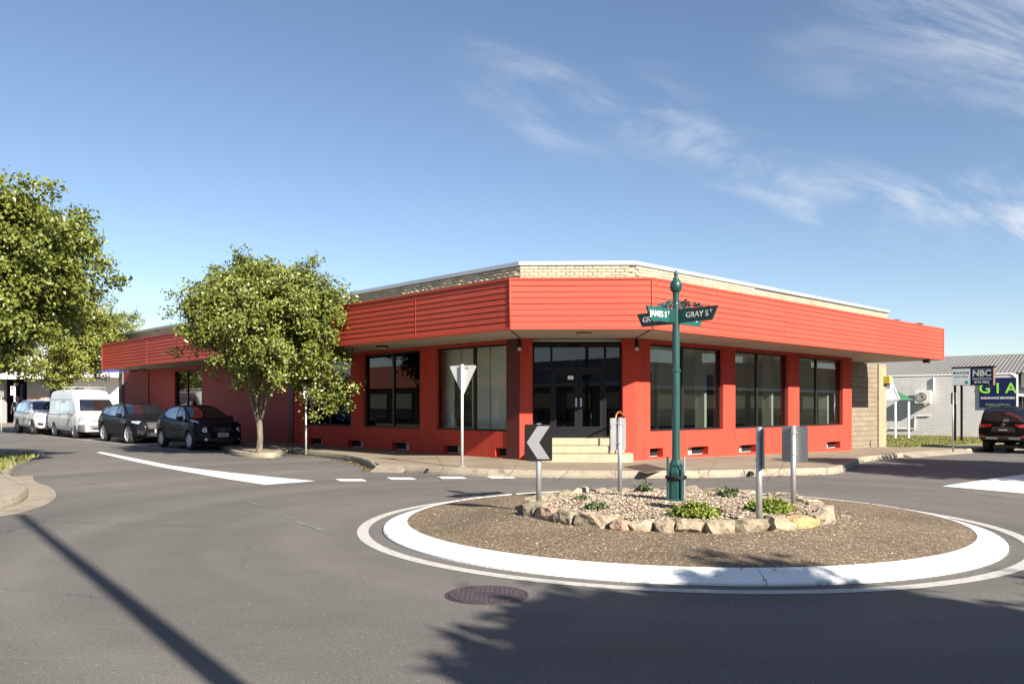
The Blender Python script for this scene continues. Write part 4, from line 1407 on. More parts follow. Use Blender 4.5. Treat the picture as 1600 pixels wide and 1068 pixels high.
def blade(direction, zc, body, m, read, suffix='T', size=.104, L=.64):
    fr = board_frame(PXY, read)
    sgn = 1 if V2(*direction).dot(V2(*read)) > 0 else -1
    h = .18
    poly = [(.05, -h / 2), (L - .09, -h / 2), (L, h / 2), (.05, h / 2)]
    if sgn < 0: poly = [(-s, z) for s, z in poly][::-1]
    b_ = S_(plate(fr, poly, zc, -.012, .012, 'name_blade', m))if False else S_(plate(fr, poly, zc, -.012, .012, 'name_blade', m, None))
    n_ = V2(fr.n.x, fr.n.y)
    mid = sgn * (L * .5 + .03)
    wtxt = .40
    t1 = text_obj(body + ' S', size, M['lettering'], fr.p(mid - (.02 if len(body) == 4 else .05), .0135, zc - .002), read, b_, sx=.98 if len(body) == 4 else 1.0, bold=.0012)
    t2 = text_obj(suffix, size * .55, M['lettering'], fr.p(mid + (.19 if len(body) == 4 else .165), .0135, zc + .024), read, b_, sx=.9, bold=.002)
    return b_
uL3, uR3 = (UL.x, UL.y), (UR.x, UR.y)
mUL, mUR = (-UL.x, -UL.y), (-UR.x, -UR.y)
BZ = zb + 2.44
blade(mUR, BZ, 'JAMES', M['greenblade'], uR3)
blade(mUL, BZ, 'GRAY', M['darkblade'], mUL)
blade(uL3, BZ - .012, 'GRAY', M['darkblade'], mUL)
blade(uR3, BZ - .012, 'JAMES', M['greenblade'], uR3)
# number plate patches and clips at the post
for dirv in (mUR, mUL, uL3, uR3):
    fr = Frame(V2(*PXY), V2(*dirv), V2(dirv[1], -dirv[0]))
    S_(MB().fbox(fr, .045, .16, -.0165, .0165, BZ - .085, BZ + .080).build('blade_clamp', M['darkgreen']))
    # scrollwork above the blade
    def curl(s0, z0, r0, turns, sg, start):
        pts = []
        for i in range(26):
            t = i / 25
            an = start + sg * t * turns * 2 * math.pi
            r_ = r0 * (1 - .75 * t)
            pts.append(fr.p(s0 + r_ * math.cos(an), 0, z0 + r_ * math.sin(an)))
        return pts
    mb = MB()
    for (s0, z0, r0, sg, st0) in ((.10, BZ + .145, .05, 1, -1.2), (.20, BZ + .14, .042, -1, 3.9), (.29, BZ + .13, .034, 1, -1.2), (.36, BZ + .12, .026, -1, 4.0), (.15, BZ + .185, .025, 1, 0)):
        mb.tube(curl(s0, z0, r0, 1.35, sg, st0), .008, 6)
    mb.tube([fr.p(.05, 0, BZ + .20), fr.p(.16, 0, BZ + .15), fr.p(.28, 0, BZ + .105), fr.p(.42, 0, BZ + .10)], .008, 6)
    S_(mb.build('scrollwork', M['darkgreen'], smooth=True))

# ---- give-way sign seen from behind, slim posts
def on_pave(px, py): 
    p = G(px, py, PH); return p, zg(p.x, p.y) + PH
p, z = on_pave(722, 729)
gw = thing('give_way_sign', 'back of a triangular give way sign on a slim white post', 'road sign', (p.x, p.y, z))
def at_root(o, root):
    o.parent = root
    o.matrix_parent_inverse = Matrix.Translation(-Vector(root.location))
    return o
ztop = CH + (HOR - 569) / F * p.y
at_root(MB().tube([(p.x, p.y, z - .05), (p.x, p.y, ztop)], .032, 14).build('post', M['steel_white'], smooth=True), gw)
at_root(MB().lathe([(.10, 0), (.10, .008), (.06, .02), (.035, .03)], (p.x, p.y, z + .001), 16).build('footing', M['concrete']), gw)
fr = board_frame((p.x, p.y), (-0.86, 0.51))
tri = [(-.37, 0), (-.34, .035), (.34, .035), (.37, 0), (.03, -.62), (0, -.64), (-.03, -.62)]
sd = at_root(plate(fr, tri, ztop - .06, .036, .040, 'board', M['steel_white'], None), gw)
face = plate(fr, [(s * .98, h * .98 - .003) for s, h in tri], ztop - .06, .0402, .0408, 'sign_face', mat('red_sign_face', (0.5, 0.02, 0.02), .5), sd)
for dz in (-.08, -.42):
    at_root(MB().fbox(fr, -.16 if dz > -.2 else -.06, .16 if dz > -.2 else .06, .028, .0358, ztop + dz - .02, ztop + dz + .02).build('bracket', M['steel']), gw)
def slim_post(px, py, ytop, label, board=None, m='steel_white', rad=.027, off=None):
    p, z = on_pave(px, py)
    zt = CH + (HOR - ytop) / F * p.y
    r = thing('sign_post', label, 'sign post', (p.x, p.y, z))
    at_root(MB().tube([(p.x, p.y, z - .05), (p.x, p.y, zt)], rad, 12).build('post', M[m], smooth=True), r)
    if board:
        w, h, xd, mm = board
        fr = board_frame((p.x, p.y), xd)
        at_root(plate(fr, rounded(w, h, .02), zt - h / 2 - .02, rad + .002, rad + .007, 'board', M[mm], None), r)
        at_root(plate(fr, rounded(w, h, .02), zt - h / 2 - .02, rad + .0005, rad + .0018, 'board_back', M['sign_back'], None), r)
    return r
slim_post(478, 707, 600, 'slim white sign post rising into the leaves of the round tree', (.22, .40, (0.72, 0.69), 'white'))
slim_post(1489, 703.5, 612, 'grey post with a small white parking sign seen almost edge-on', (.24, .45, (-0.40, 0.92), 'white'), 'steel', .030)
slim_post(2, 674, 610, 'pale post at the left picture edge before the dark shop entrance', (.3, .3, (1, .1), 'sign_back'))

# ================================================================ buildings in the background
M['navy'] = mat('navy_sign', (0.006, 0.010, 0.060), 0.35, var=0.05)
M['lime'] = mat('lime_lettering', (0.25, 0.62, 0.05), 0.5)
M['wbrick'] = brick_mat('white_painted_brick', V2(-0.80, 0.60), (0.60, 0.585, 0.57), (0.55, 0.54, 0.52), (0.36, 0.35, 0.34), 0.24, 0.086, 0.012, 0.7, 0.75, 0.08)
M['greyroof'] = mat('grey_metal_roof', (0.155, 0.152, 0.142), 0.6, 0.0, var=0.08, scale=0.6)
KG = 50.5
go = V2(0, 0)
r = (1590 - 800) / F
yy = KG / (UR.x * r + UR.y)
UG = V2(-0.80, 0.60); NG = V2(-0.60, -0.80)
FG = Frame(V2(r * yy, yy), UG, NG)         # side wall of the neighbour, s runs away to the left
off = thing('office_building', 'white painted brick office with grey metal roof and navy sign', 'building', (FG.o.x, FG.o.y, -.3))
def O_(o): return at_root(o, off)
WT = 3.30
O_(MB().fbox(FG, 0.0, 16, -0.25, 0, -0.8, WT).build('side_wall', M['wbrick']))
# white edge strip with a rounded top at the street corner
q = [(0, -0.8)] + [(0, WT - .25)] + [(.25 - .25 * math.cos(R(a)), WT - .25 + .33 * math.sin(R(a))) for a in (15, 30, 45, 60, 75, 90)] + [(9.0, WT + .08), (9.0, WT + .005), (.34, WT + .005), (.2, WT - .06), (.13, WT - .2), (.13, -0.8)]
n = len(q)
O_(MB().add([FG.p(s, .03, z_) for s, z_ in q] + [FG.p(s, -.30, z_) for s, z_ in q], [tuple(range(n)), tuple(range(2 * n - 1, n - 1, -1))] + [(i, (i + 1) % n, n + (i + 1) % n, n + i) for i in range(n)]).build('edge_trim', M['white']))
# street front running on to the right
FG2 = Frame(FG.o, -NG, -UG)
O_(MB().fbox(FG2, .13, 25, -.5, -.25, 2.2, 3.25).build('front_fascia', mat('pale_blue_fascia', (0.42, 0.47, 0.52), .6)))
O_(MB().fbox(FG2, .3, 25, -.9, -.6, -1.2, .2).build('front_sill', M['wbrick']))
for i in range(8):
    w_ = O_(MB().fbox(FG2, .3 + i * 3, .38 + i * 3, -.85, -.65, .2, 2.2).build('front_mullion', M['blackframe']))
    O_(MB().fbox(FG2, .38 + i * 3, 3.3 + i * 3, -.8, -.78, .2, 2.2).build('front_window', glass_mat('office_glass_%d' % i, body=(.02, .022, .025))))
# ribbed metal roof: eaves behind the parapet, rising to a ridge
def rib_roof(fr, s0, s1, d0, z0, d1, z1, m, parent_fn, name='roof_sheet', panel=1.6):
    s = s0
    while s < s1 - .01:
        e = min(s + panel, s1)
        pts = []
        k = max(2, round((e - s) / .2))
        vs, fs = [], []
        for i in range(k):
            a = s + (e - s) * i / k; b = s + (e - s) * (i + 1) / k
            prof = [(a, 0), (a + (b - a) * .55, 0), (a + (b - a) * .65, .035), (a + (b - a) * .9, .035)]
            pts += prof
        pts.append((e - .004, 0))
        for (ss, hh) in pts:
            vs.append(fr.p(ss, d0, z0 + hh)); vs.append(fr.p(ss, d1, z1 + hh))
        for i in range(len(pts) - 1): fs.append((2 * i, 2 * i + 2, 2 * i + 3, 2 * i + 1))
        parent_fn(MB().add(vs, fs).build(name, m, recalc=False))
        s = e
rib_roof(FG, -.3, 10, -.55, 3.38, -7.0, 4.75, M['greyroof'], O_)
rib_roof(FG, -.3, 10, -13.5, 3.38, -7.0, 4.75, M['greyroof'], O_)
for s_ in (-.25, 9.8):
    gp = [FG.p(s_, -.7, 2.6), FG.p(s_, -.7, 3.36), FG.p(s_, -7.0, 4.72), FG.p(s_, -13.3, 3.36), FG.p(s_, -13.3, 2.6)]
    gp2 = [(x + UG.x * .15, y + UG.y * .15, z_) for x, y, z_ in gp]
    O_(MB().add(gp + gp2, [(0, 1, 2, 3, 4), (9, 8, 7, 6, 5)] + [(i, (i + 1) % 5, 5 + (i + 1) % 5, 5 + i) for i in range(5)]).build('gable', M['greyroof']))
# navy wall sign
s0, s1 = FG.s(1588), FG.s(1531)
zt, zb_ = 3.12, 1.50
ws = O_(MB().fbox(FG, s0, s1, .03, .07, zb_, zt).build('wall_sign', M['navy']))
cs = (s0 + s1) / 2
rd = (-UL.x, -UL.y)
def sign_text(body, size, m, fr, s, d, z_, parent, sx=1.0, bold=0.0, name='lettering'):
    return text_obj(body, size, m, fr.p(s, d, z_), (-fr.u.x, -fr.u.y), parent, name, sx=sx, bold=bold)
for ch, k in (('G', .62), ('I', 0.0), ('A', -.62)):
    sign_text(ch, .78, M['lime'], FG, cs + k, .074, 2.53, ws, bold=.012)
sign_text('INSURANCE BROKERS', .165, M['lettering'], FG, cs, .074, 2.02, ws, sx=.98, bold=.004)
sign_text('GIASA.COM.AU', .17, mat('olive_lettering', (.20, .34, .10), .5), FG, cs, .074, 1.66, ws, sx=1.0)
# plumbing on the wall
O_(MB().tube([FG.p(FG.s(1459), .06, 3.2), FG.p(FG.s(1459), .06, 2.35), FG.p(FG.s(1455), .06, 2.25)], .045, 8).build('pipe_cover', M['white']))
O_(MB().tube([FG.p(FG.s(1391), .05, .28), FG.p(FG.s(1430), .05, .28), FG.p(FG.s(1430), .05, .95), FG.p(FG.s(1433), .05, 1.02), FG.p(FG.s(1454), .05, 1.05)], .03, 8).build('pipe', M['white']))
# wall-hung air conditioner
s0, s1 = FG.s(1457), FG.s(1432)
acm = mat('ac_casing', (0.66, 0.65, 0.60), .5, var=.05)
ac = thing('air_conditioner', 'white air conditioner with round fan grille bolted to the brick side wall', 'air conditioner', (*FG.p((s0 + s1) / 2, .3, 0)[:2], 1.7))
zc = FG.z(1444, 620)
at_root(MB().fbox(FG, s0, s1, .12, .50, zc - .36, zc + .38).build('casing', acm, bevel=.02), ac)
fs_ = s1 - .38
c3 = Vector(FG.p(fs_, .503, zc + .01))
ring = []
at_root(MB().tube([c3, c3 + Vector((NG.x, NG.y, 0)) * .012], .27, 28).build('fan_opening', M['black']), ac)
gr = MB()
for rr in (.26, .20, .14, .08):
    pts = [c3 + Vector((UG.x, UG.y, 0)) * rr * math.cos(a_ * math.pi / 12) + Vector((0, 0, 1)) * rr * math.sin(a_ * math.pi / 12) + Vector((NG.x, NG.y, 0)) * .022 for a_ in range(25)]
    gr.tube(pts, .010, 5)
at_root(gr.build('fan_grille', acm), ac)
for ss in (s0 + .15, s1 - .15):
    at_root(MB().fbox(FG, ss - .03, ss + .03, .002, .45, zc - .42, zc - .362).build('bracket', M['steel']), ac)
# roof-top units
def rooftop(px0, px1, y0, y1, d, label):
    x0, x1 = (px0 - 800) / F * d, (px1 - 800) / F * d
    zt, z0 = CH + (HOR - y0) / F * d, CH + (HOR - y1) / F * d
    r_ = thing('rooftop_unit', label, 'air conditioner', ((x0 + x1) / 2, d, z0 - .6))
    f_ = Frame(V2(x0, d), V2(.9, -.43), V2(-.43, -.9))
    L_ = (x1 - x0) * 1.05
    at_root(MB().fbox(f_, 0, L_, -.4, 0, z0, zt).build('casing', acm, bevel=.02), r_)
    at_root(MB().fbox(f_, L_ * .12, L_ * .88, .001, .012, z0 + .08, zt - .08).build('louvre_panel', M['sign_back']), r_)
    for k in range(6): at_root(MB().fbox(f_, L_ * .12, L_ * .88, .012, .03, z0 + .1 + k * (zt - z0 - .2) / 6, z0 + .13 + k * (zt - z0 - .2) / 6).build('louvre', acm), r_)
    at_root(MB().fbox(f_, .02, L_ - .02, -.38, -.02, z0 - .8, z0 - .003).build('stand', M['sign_back']), r_)
rooftop(1451, 1466, 574.5, 586, 50.0, 'small white air conditioner on the roof edge of the white office')
# small grey-roofed shed behind
M['render_grey'] = mat('grey_render_wall', (0.34, 0.335, 0.32), .7, var=.05)
shed = thing('gabled_shed', 'grey gabled shed rising behind the white brick side wall', 'building', (23.5, 55, 0))
def gable_block(root, o, u, n, w, dep, zev, zr, m, mr):
    fr = Frame(o, u, n)
    at_root(MB().fbox(fr, 0, w, -dep, 0, -.8, zev).build('wall', m), root)
    q = [(0, zev + .002), (w, zev + .002), (w / 2, zr)]
    at_root(MB().add([fr.p(s, -.001, z_) for s, z_ in q] + [fr.p(s, -dep, z_) for s, z_ in q], [(0, 1, 2), (5, 4, 3), (0, 2, 5, 3), (1, 4, 5, 2), (0, 3, 4, 1)]).build('gable', m), root)
    for a, b in ((-.2, w / 2), (w / 2, w + .2)):
        za = zev - .1 if a < 0 else zr + .06; zb2 = zr + .06 if a < 0 else zev - .1
        at_root(MB().hexa([fr.p(a, .2, za), fr.p(b, .2, zb2), fr.p(b, -dep - .2, zb2), fr.p(a, -dep - .2, za), fr.p(a, .2, za + .06), fr.p(b, .2, zb2 + .06), fr.p(b, -dep - .2, zb2 + .06), fr.p(a, -dep - .2, za + .06)]).build('roof', mr), root)
gable_block(shed, V2(31.5, 62.0), V2(-.45, .89), V2(.89, .45), 14.0, 9.0, 3.3, 5.3, M['render_grey'], M['greyroof'])
# ---- green-roofed porch
po = thing('porch', 'little porch with green hipped roof and white gable on white posts', 'porch', (20.5, 43.5, -.2))
def Pp(o): return at_root(o, po)
d0 = 44.0
xa, xb = (1386 - 800) / F * d0, (1426 - 800) / F * d0
xp1, xp2 = (1399 - 800) / F * d0, (1422.5 - 800) / F * d0
ze = CH + 11 / F * d0; zr = CH + 41 / F * d0
for x, y in ((xp1, d0), (xp2, d0 + .2), (xp1 - .9, d0 + 1.2)):
    Pp(MB().box(x - .045, x + .045, y - .045, y + .045, -.45, ze).build('post', M['white']))
ax, ay = (1392 - 800) / F * d0, d0 + .9
g0 = [((1380 - 800) / F * d0 - .3, d0 + .2), ((1403 - 800) / F * d0, d0 - .15), (xb + .05, d0 + .1), (xb - .4, d0 + 2.0), ((1380 - 800) / F * d0 - .6, d0 + 2.0)]
apx = ((1391 - 800) / F * (d0 + .3), d0 + .3, zr); apx2 = (xp1 + .3, d0 + 1.1, zr - .35)
greenr = mat('green_roof', (0.03, 0.12, 0.05), .6, var=.1)
Pp(MB().add([(*g0[1], ze), (*g0[2], ze), apx2, apx, (*g0[3], ze), (*g0[4], ze)], [(0, 1, 2, 3), (1, 4, 2), (4, 5, 3, 2)]).build('roof', greenr, recalc=False))
Pp(MB().add([(g0[0][0], g0[0][1], ze), (g0[1][0] - .02, g0[1][1] - .02, ze), (apx[0], apx[1] - .03, zr + .02), (g0[0][0], g0[0][1] + .05, ze), (g0[1][0] - .02, g0[1][1] + .03, ze), (apx[0], apx[1] + .02, zr + .02)], [(0, 1, 2), (5, 4, 3), (0, 3, 4, 1), (1, 4, 5, 2), (2, 5, 3, 0)]).build('gable', M['white']))
Pp(MB().tube([(g0[1][0], g0[1][1] - .04, ze), (apx[0], apx[1] - .05, zr + .03)], .035, 6).build('barge_board', M['white']))
Pp(MB().tube([(g0[1][0], g0[1][1], ze), (g0[2][0], g0[2][1], ze)], .04, 6).build('gutter', greenr))
# ---- twin-panel street sign board
KS = 46.0
r = (1552 - 800) / F
yy = KS / (UR.x * r + UR.y)
FSg = Frame(V2(r * yy, yy), UL, NL)
Ls = FSg.s(1488)
sb = thing('sign_board', 'boxed street sign with a white panel beside a navy panel on dark posts', 'sign board', (*FSg.p(Ls / 2, -.1, 0)[:2], -.25))
zt, z0 = 3.52, 2.63
M['brownbox'] = mat('sign_box_brown', (0.16, 0.09, 0.055), .7, var=.2, scale=4)
at_root(MB().fbox(FSg, -.01, Ls, -.26, -.002, z0, zt).build('box', M['brownbox']), sb)
at_root(MB().fbox(FSg, -.04, Ls + .03, -.29, .03, zt + .002, zt + .07).build('lid', M['black']), sb)
ms_ = FSg.s(1516.5)
pw = at_root(MB().fbox(FSg, ms_ + .01, Ls - .01, .0, .02, z0 + .02, zt - .01).build('panel', M['white']), sb)
pn = at_root(MB().fbox(FSg, .02, ms_ - .005, .0, .02, z0 + .02, zt - .01).build('panel', M['navy']), sb)
c1 = (ms_ + Ls) / 2; c0 = ms_ / 2
drk = mat('charcoal_lettering', (.05, .05, .06), .5)
sign_text('M A V E N', .165, drk, FSg, c1, .022, 3.28, pw, sx=1.0, bold=.002)
sign_text('Insurance + Advisory', .075, drk, FSg, c1, .022, 3.09, pw)
hexa = [( .085 * math.cos(R(60 * i + 10)), .085 * math.sin(R(60 * i + 10))) for i in range(6)]
plate(FSg, [(c1 - .26 + s, h) for s, h in hexa], 2.79, .0215, .025, 'emblem', mat('teal_emblem', (.01, .30, .30), .5), pw)
sign_text('NBC', .42, M['lettering'], FSg, c0, .022, 3.22, pn, sx=1.0, bold=.012)
sign_text('Financial Services', .125, M['lettering'], FSg, c0, .022, 2.985, pn, sx=.98)
sign_text('8723 9822', .155, M['lettering'], FSg, c0, .022, 2.78, pn, sx=1.05, bold=.004)
for zz in (3.43, 2.915):
    at_root(MB().fbox(FSg, c0 - .44, c0 + .44, .0202, .0225, zz - .008, zz + .008).build('rule', M['lettering']), sb)
for ss in (Ls - .09,  Ls - .4):
    at_root(MB().fbox(FSg, ss - .045, ss + .045, -.17, -.08, -.6, z0 - .003).build('post', M['black']), sb)
# ---- lawn between
def lawn_z(x, y):
    p_ = V2(x, y)
    P_ = -(p_.dot(NR)) ; s_ = (p_ - C2).dot(UR)
    t_ = max(0, min(1, max((P_ - 13.9) / 3.0, (s_ - 24) / 9)))
    base_ = zg(x, y) + PH
    return base_ + t_ * (-.13 - base_)
lp = [C2 + UR * 18.9 - NR * .2, C2 + UR * 32.9 - NR * .2, C2 + UR * 32.9 - NR * 14, C2 + UR * 18.9 - NR * 14]
lawn = tag(sheet('lawn', [(p.x, p.y) for p in lp], .012, M['grassbase'], step=0.8, zf=lawn_z, skirt=.3), kind='structure')
def grass(name, n, sampler, zfun, h0, h1, m, parent=None):
    rg_ = np.random.default_rng(21)
    vs, fs = [], []
    for _ in range(n):
        x, y = sampler(rg_)
        z_ = zfun(x, y)
        h = rg_.uniform(h0, h1); a = rg_.uniform(0, 6.28); w = .012 + h * .07
        lx, ly = rg_.normal(0, h * .45, 2)
        b = len(vs)
        vs += [(x - w * math.cos(a), y - w * math.sin(a), z_), (x + w * math.cos(a), y + w * math.sin(a), z_), (x + lx, y + ly, z_ + h)]
        fs.append((b, b + 1, b + 2))
    o = MB().add(vs, fs).build(name, m, parent, recalc=False)
    return tag(o, kind='stuff')
M['blade'] = leaf_mat('grass_blade', (0.10, 0.13, 0.02), (0.24, 0.22, 0.06), .6, .2)
def lawn_s(r_):
    q = C2 + UR * r_.uniform(19.0, 32.5) - NR * r_.uniform(.3, 6.5)
    return q.x, q.y
tag(grass('grass', 14000, lawn_s, lambda x, y: lawn_z(x, y) + .01, .03, .10, M['blade']), 'short patchy lawn before the white brick office', 'grass')
def verge_s(r_):
    while True:
        x, y = r_.uniform(-15, -8), r_.uniform(12.2, 24)
        c_ = V2(x, y)
        if x < -9.3 - (y - 14) * .42 : return x, y
tag(grass('grass', 4500, verge_s, lambda x, y: zg(x, y) + PH - .01, .03, .12, M['blade']), 'dry grass on the verge at the left corner', 'grass')
# ---- shop at the end of the street, left
M['render_white'] = mat('white_render', (0.76, 0.755, 0.74), .7, var=.04, scale=.8)
M['purple'] = mat('purple_sign', (0.075, 0.060, 0.24), .5)
M['shopgrey'] = mat('grey_shopfront', (0.30, 0.30, 0.31), .7)
lo = V2((-70 - 800) / F * 62.0, 62.0); ro = V2((225 - 800) / F * 59.5, 59.5)
class TallFrame(Frame):
    def p(self, s, d, z): return Frame.p(self, s, d, CH + (z - CH) * 1.26)
FS = TallFrame(lo, ro - lo, V2((ro - lo).y, -(ro - lo).x))
shop = thing('white_shop', 'white rendered shop with purple sign band and verandah posts, behind parked cars', 'building', (lo.x, lo.y, .2))
def H_(o): return at_root(o, shop)
LS = (ro - lo).length
g = lambda px: FS.s(px)
H_(MB().fbox(FS, g(80), LS, -.3, 0, -.3, 4.5).build('wall', M['render_white']))
H_(MB().fbox(FS, g(42), g(80) - .003, -.3, -.02, -.3, 3.3).build('poster_wall', M['shopgrey']))
H_(MB().fbox(FS, 0, g(80) - .004, -3.0, -2.8, -.3, 3.3).build('entrance_back', M['void']))
H_(MB().fbox(FS, 0, g(6), -.3, -.02, -.3, 3.3).build('shopfront_pier', M['shopgrey']))
H_(MB().fbox(FS, g(20), g(22), -.9, -.75, .1, 2.9).build('door_mullion', M['purple']))
H_(MB().fbox(FS, g(30), g(41), -1.2, -1.1, .1, 2.5).build('glass_door', glass_mat('shop_door_glass', body=(.012, .014, .03))))
H_(MB().fbox(FS, 0, g(200), -.25, 1.6, 3.16, 3.22).build('awning_soffit', M['shopgrey']))
H_(MB().fbox(FS, 0, g(96), 1.602, 1.70, 3.12, 3.50).build('awning_fascia', M['white']))
H_(MB().fbox(FS, g(96), LS, .003, .12, 3.12, 3.50).build('awning_fascia', M['white']))
H_(MB().fbox(FS, 0, g(80) - .004, -.3, 0, 3.31, 4.5).build('upper_wall', M['render_white']))
H_(MB().fbox(FS, g(28), LS, .003, .07, 3.52, 3.98).build('sign_band', M['purple']))
for x0, x1, z0_, z1_ in ((36, 43, 3.62, 3.95), (45, 52, 3.66, 3.86), (158, 166, 3.7, 3.84), (168, 180, 3.72, 3.82)):
    H_(MB().fbox(FS, g(x0), g(x1), .072, .078, z0_, z1_).build('sign_motif', mat('motif', (.62, .45, .42), .6) if x0 == 36 else M['white']))
for x in (43.5, 51.5, 60.5, 70):
    f_ = H_(MB().fbox(FS, g(x), g(x + 5.2), -.018, .01, 1.75, 2.35).build('poster', mat('poster_%d' % int(x), (.34 + x * .001, .27, .22), .6, var=.4, scale=6)))
H_(MB().fbox(FS, g(78.2), g(80.4), .004, .03, .2, 3.1).build('corner_strip', M['purple']))
hp_ = [FS.p(g(14.5), 1.55, 0), ]
H_(MB().fbox(FS, g(13.2), g(16.6), 1.45, 1.58, -.1, 3.155).build('verandah_post', M['shopgrey']))
H_(MB().fbox(FS, g(38.6), g(40.4), 1.0, 1.06, .1, 2.9).build('verandah_post', M['white']))
hs_ = H_(MB().fbox(FS, g(34), g(39.5), 1.06, 1.09, 2.2, 2.75).build('hanging_sign', M['white']))
k = MB().fbox(FS, g(35.2), g(38), 1.091, 1.094, 2.5, 2.68).build('sign_motif', mat('red_motif', (.5, .05, .05), .5)); k.parent = hs_
H_(MB().fbox(FS, 0, LS, -6, -.31, 4.3, 4.4).build('roof', M['roofmetal']))

# ================================================================ vehicles
def interp(tab, x):
    if x <= tab[0][0]: return tab[0][1]
    for (a, va), (b, vb) in zip(tab, tab[1:]):
        if x <= b:
            t = (x - a) / (b - a)
            return va + (vb - va) * t
    return tab[-1][1]
def car_section(sp, x):
    zt = interp(sp['top'], x); zs = interp(sp['bot'], x); w = interp(sp['wid'], x)
    zb = min(interp(sp['belt'], x), zt - .03)
    g = zt - zb
    k = max(0.0, min(1.0, (g - .06) / .35))
    tum = sp.get('tumble', .20)
    wt = w * (0.90 - (tum - .06) * k)
    h = zb - zs
    return [(0, zs), (.55 * w, zs), (.86 * w, zs + .01), (.965 * w, zs + .10 * h), (.99 * w, zs + .30 * h), (w, zs + .62 * h), (.992 * w, zb - .10 * h), (.97 * w, zb - .02),
            (.945 * w - .012 * k, zb + .015 * k + .25 * g * (1 - k)),
            (.945 * w * .5 + wt * .5 + .008 * k, zb + g * (.48 * k + .55 * (1 - k))),
            (wt, zt - .10 * g - .02 * k), (.90 * wt, zt - .035 * k - .03 * g), (.5 * wt, zt - .004), (0, zt)]
def loft_body(sp):
    half = sp['L'] / 2
    xs = sorted(set([round(x, 3) for tab in ('top', 'bot', 'wid') for x, _ in sp[tab]] + [round(-half + sp['L'] * i / 26, 3) for i in range(27)]))
    ys = [xs[0]]
    for x in xs[1:]:
        if x - ys[-1] > .05 or x == xs[-1]: ys.append(x)
    xs = ys
    vs, fs = [], []
    m = 14
    ring = 2 * m - 2
    for x in xs:
        sec = car_section(sp, x)
        vs += [(x, y, z) for y, z in sec]
        vs += [(x, -y, z) for y, z in sec[-2:0:-1]]
    for i in range(len(xs) - 1):
        for j in range(ring):
            j2 = (j + 1) % ring
            fs.append((i * ring + j, i * ring + j2, (i + 1) * ring + j2, (i + 1) * ring + j))
    def cap(i):
        b = i * ring
        f = []
        for j in range(m - 1):
            l0, l1 = b + j, b + j + 1
            r0 = b + (ring - j) % ring; r1 = b + (ring - j - 1) % ring
            q = [l0, l1, r1, r0]
            u = []
            for k_ in q:
                if k_ not in u: u.append(k_)
            f.append(tuple(u))
        return f
    fs += cap(0) + cap(len(xs) - 1)
    me = MB().add(vs, fs).mesh('body')
    return me
def evaluated(ob):
    dg = bpy.context.evaluated_depsgraph_get()
    return bpy.data.meshes.new_from_object(ob.evaluated_get(dg))
def patch(bvh, pts, d, off, m, name, parent, step=.09):
    d = Vector(d).normalized()
    pts = [Vector(p) for p in pts]
    ref = Vector((0, 0, 1)) if abs(d.z) < .8 else Vector((1, 0, 0))
    a = d.cross(ref).normalized(); b = a.cross(d).normalized()
    bm = bmesh.new()
    bm.faces.new([bm.verts.new(p) for p in pts])
    for ax in (a, b):
        vals = [p.dot(ax) for p in pts]
        k = math.floor(min(vals) / step) + 1
        while k * step < max(vals) - 1e-4:
            bmesh.ops.bisect_plane(bm, geom=bm.verts[:] + bm.edges[:] + bm.faces[:], plane_co=ax * (k * step), plane_no=ax, dist=1e-4)
            k += 1
    dead = []
    for v in bm.verts:
        hit = bvh.ray_cast(v.co - d * 6, d)
        if hit[0] is None: dead.append(v)
        else: v.co = hit[0] + hit[1] * off
    if dead: bmesh.ops.delete(bm, geom=dead, context='VERTS')
    bmesh.ops.recalc_face_normals(bm, faces=bm.faces)
    s_ = sum((f.normal.dot(d) for f in bm.faces))
    if s_ > 0:
        for f in bm.faces: f.normal_flip()
    for f in bm.faces: f.smooth = True
    me = bpy.data.meshes.new(name)
    bm.to_mesh(me); bm.free()
    me.materials.append(m)
    return link(bpy.data.objects.new(name, me), parent)
def ribbon(bvh, pts, d, w, off, m, name, parent, closed=False):
    d = Vector(d).normalized()
    P_ = [Vector(p) for p in pts]
    if closed: P_.append(P_[0])
    den = []
    for p_, q in zip(P_, P_[1:]):
        n_ = max(1, int((q - p_).length / .08))
        den += [p_ + (q - p_) * i / n_ for i in range(n_)]
    den.append(P_[-1])
    vs, fs = [], []
    for i, p_ in enumerate(den):
        t = (den[min(i + 1, len(den) - 1)] - den[max(i - 1, 0)]).normalized()
        s_ = t.cross(d).normalized() * (w / 2)
        pr = []
        for q in (p_ + s_, p_ - s_):
            h = bvh.ray_cast(q - d * 6, d)
            pr.append(h[0] + h[1] * off if h[0] is not None else None)
        if None in pr:
            if len(vs) < 2: continue
            pr = [Vector(vs[-2]), Vector(vs[-1])]
        vs += [tuple(pr[0]), tuple(pr[1])]
    for i in range(len(vs) // 2 - 1): fs.append((2 * i, 2 * i + 1, 2 * i + 3, 2 * i + 2))
    return MB().add(vs, fs).build(name, m, parent, recalc=False)

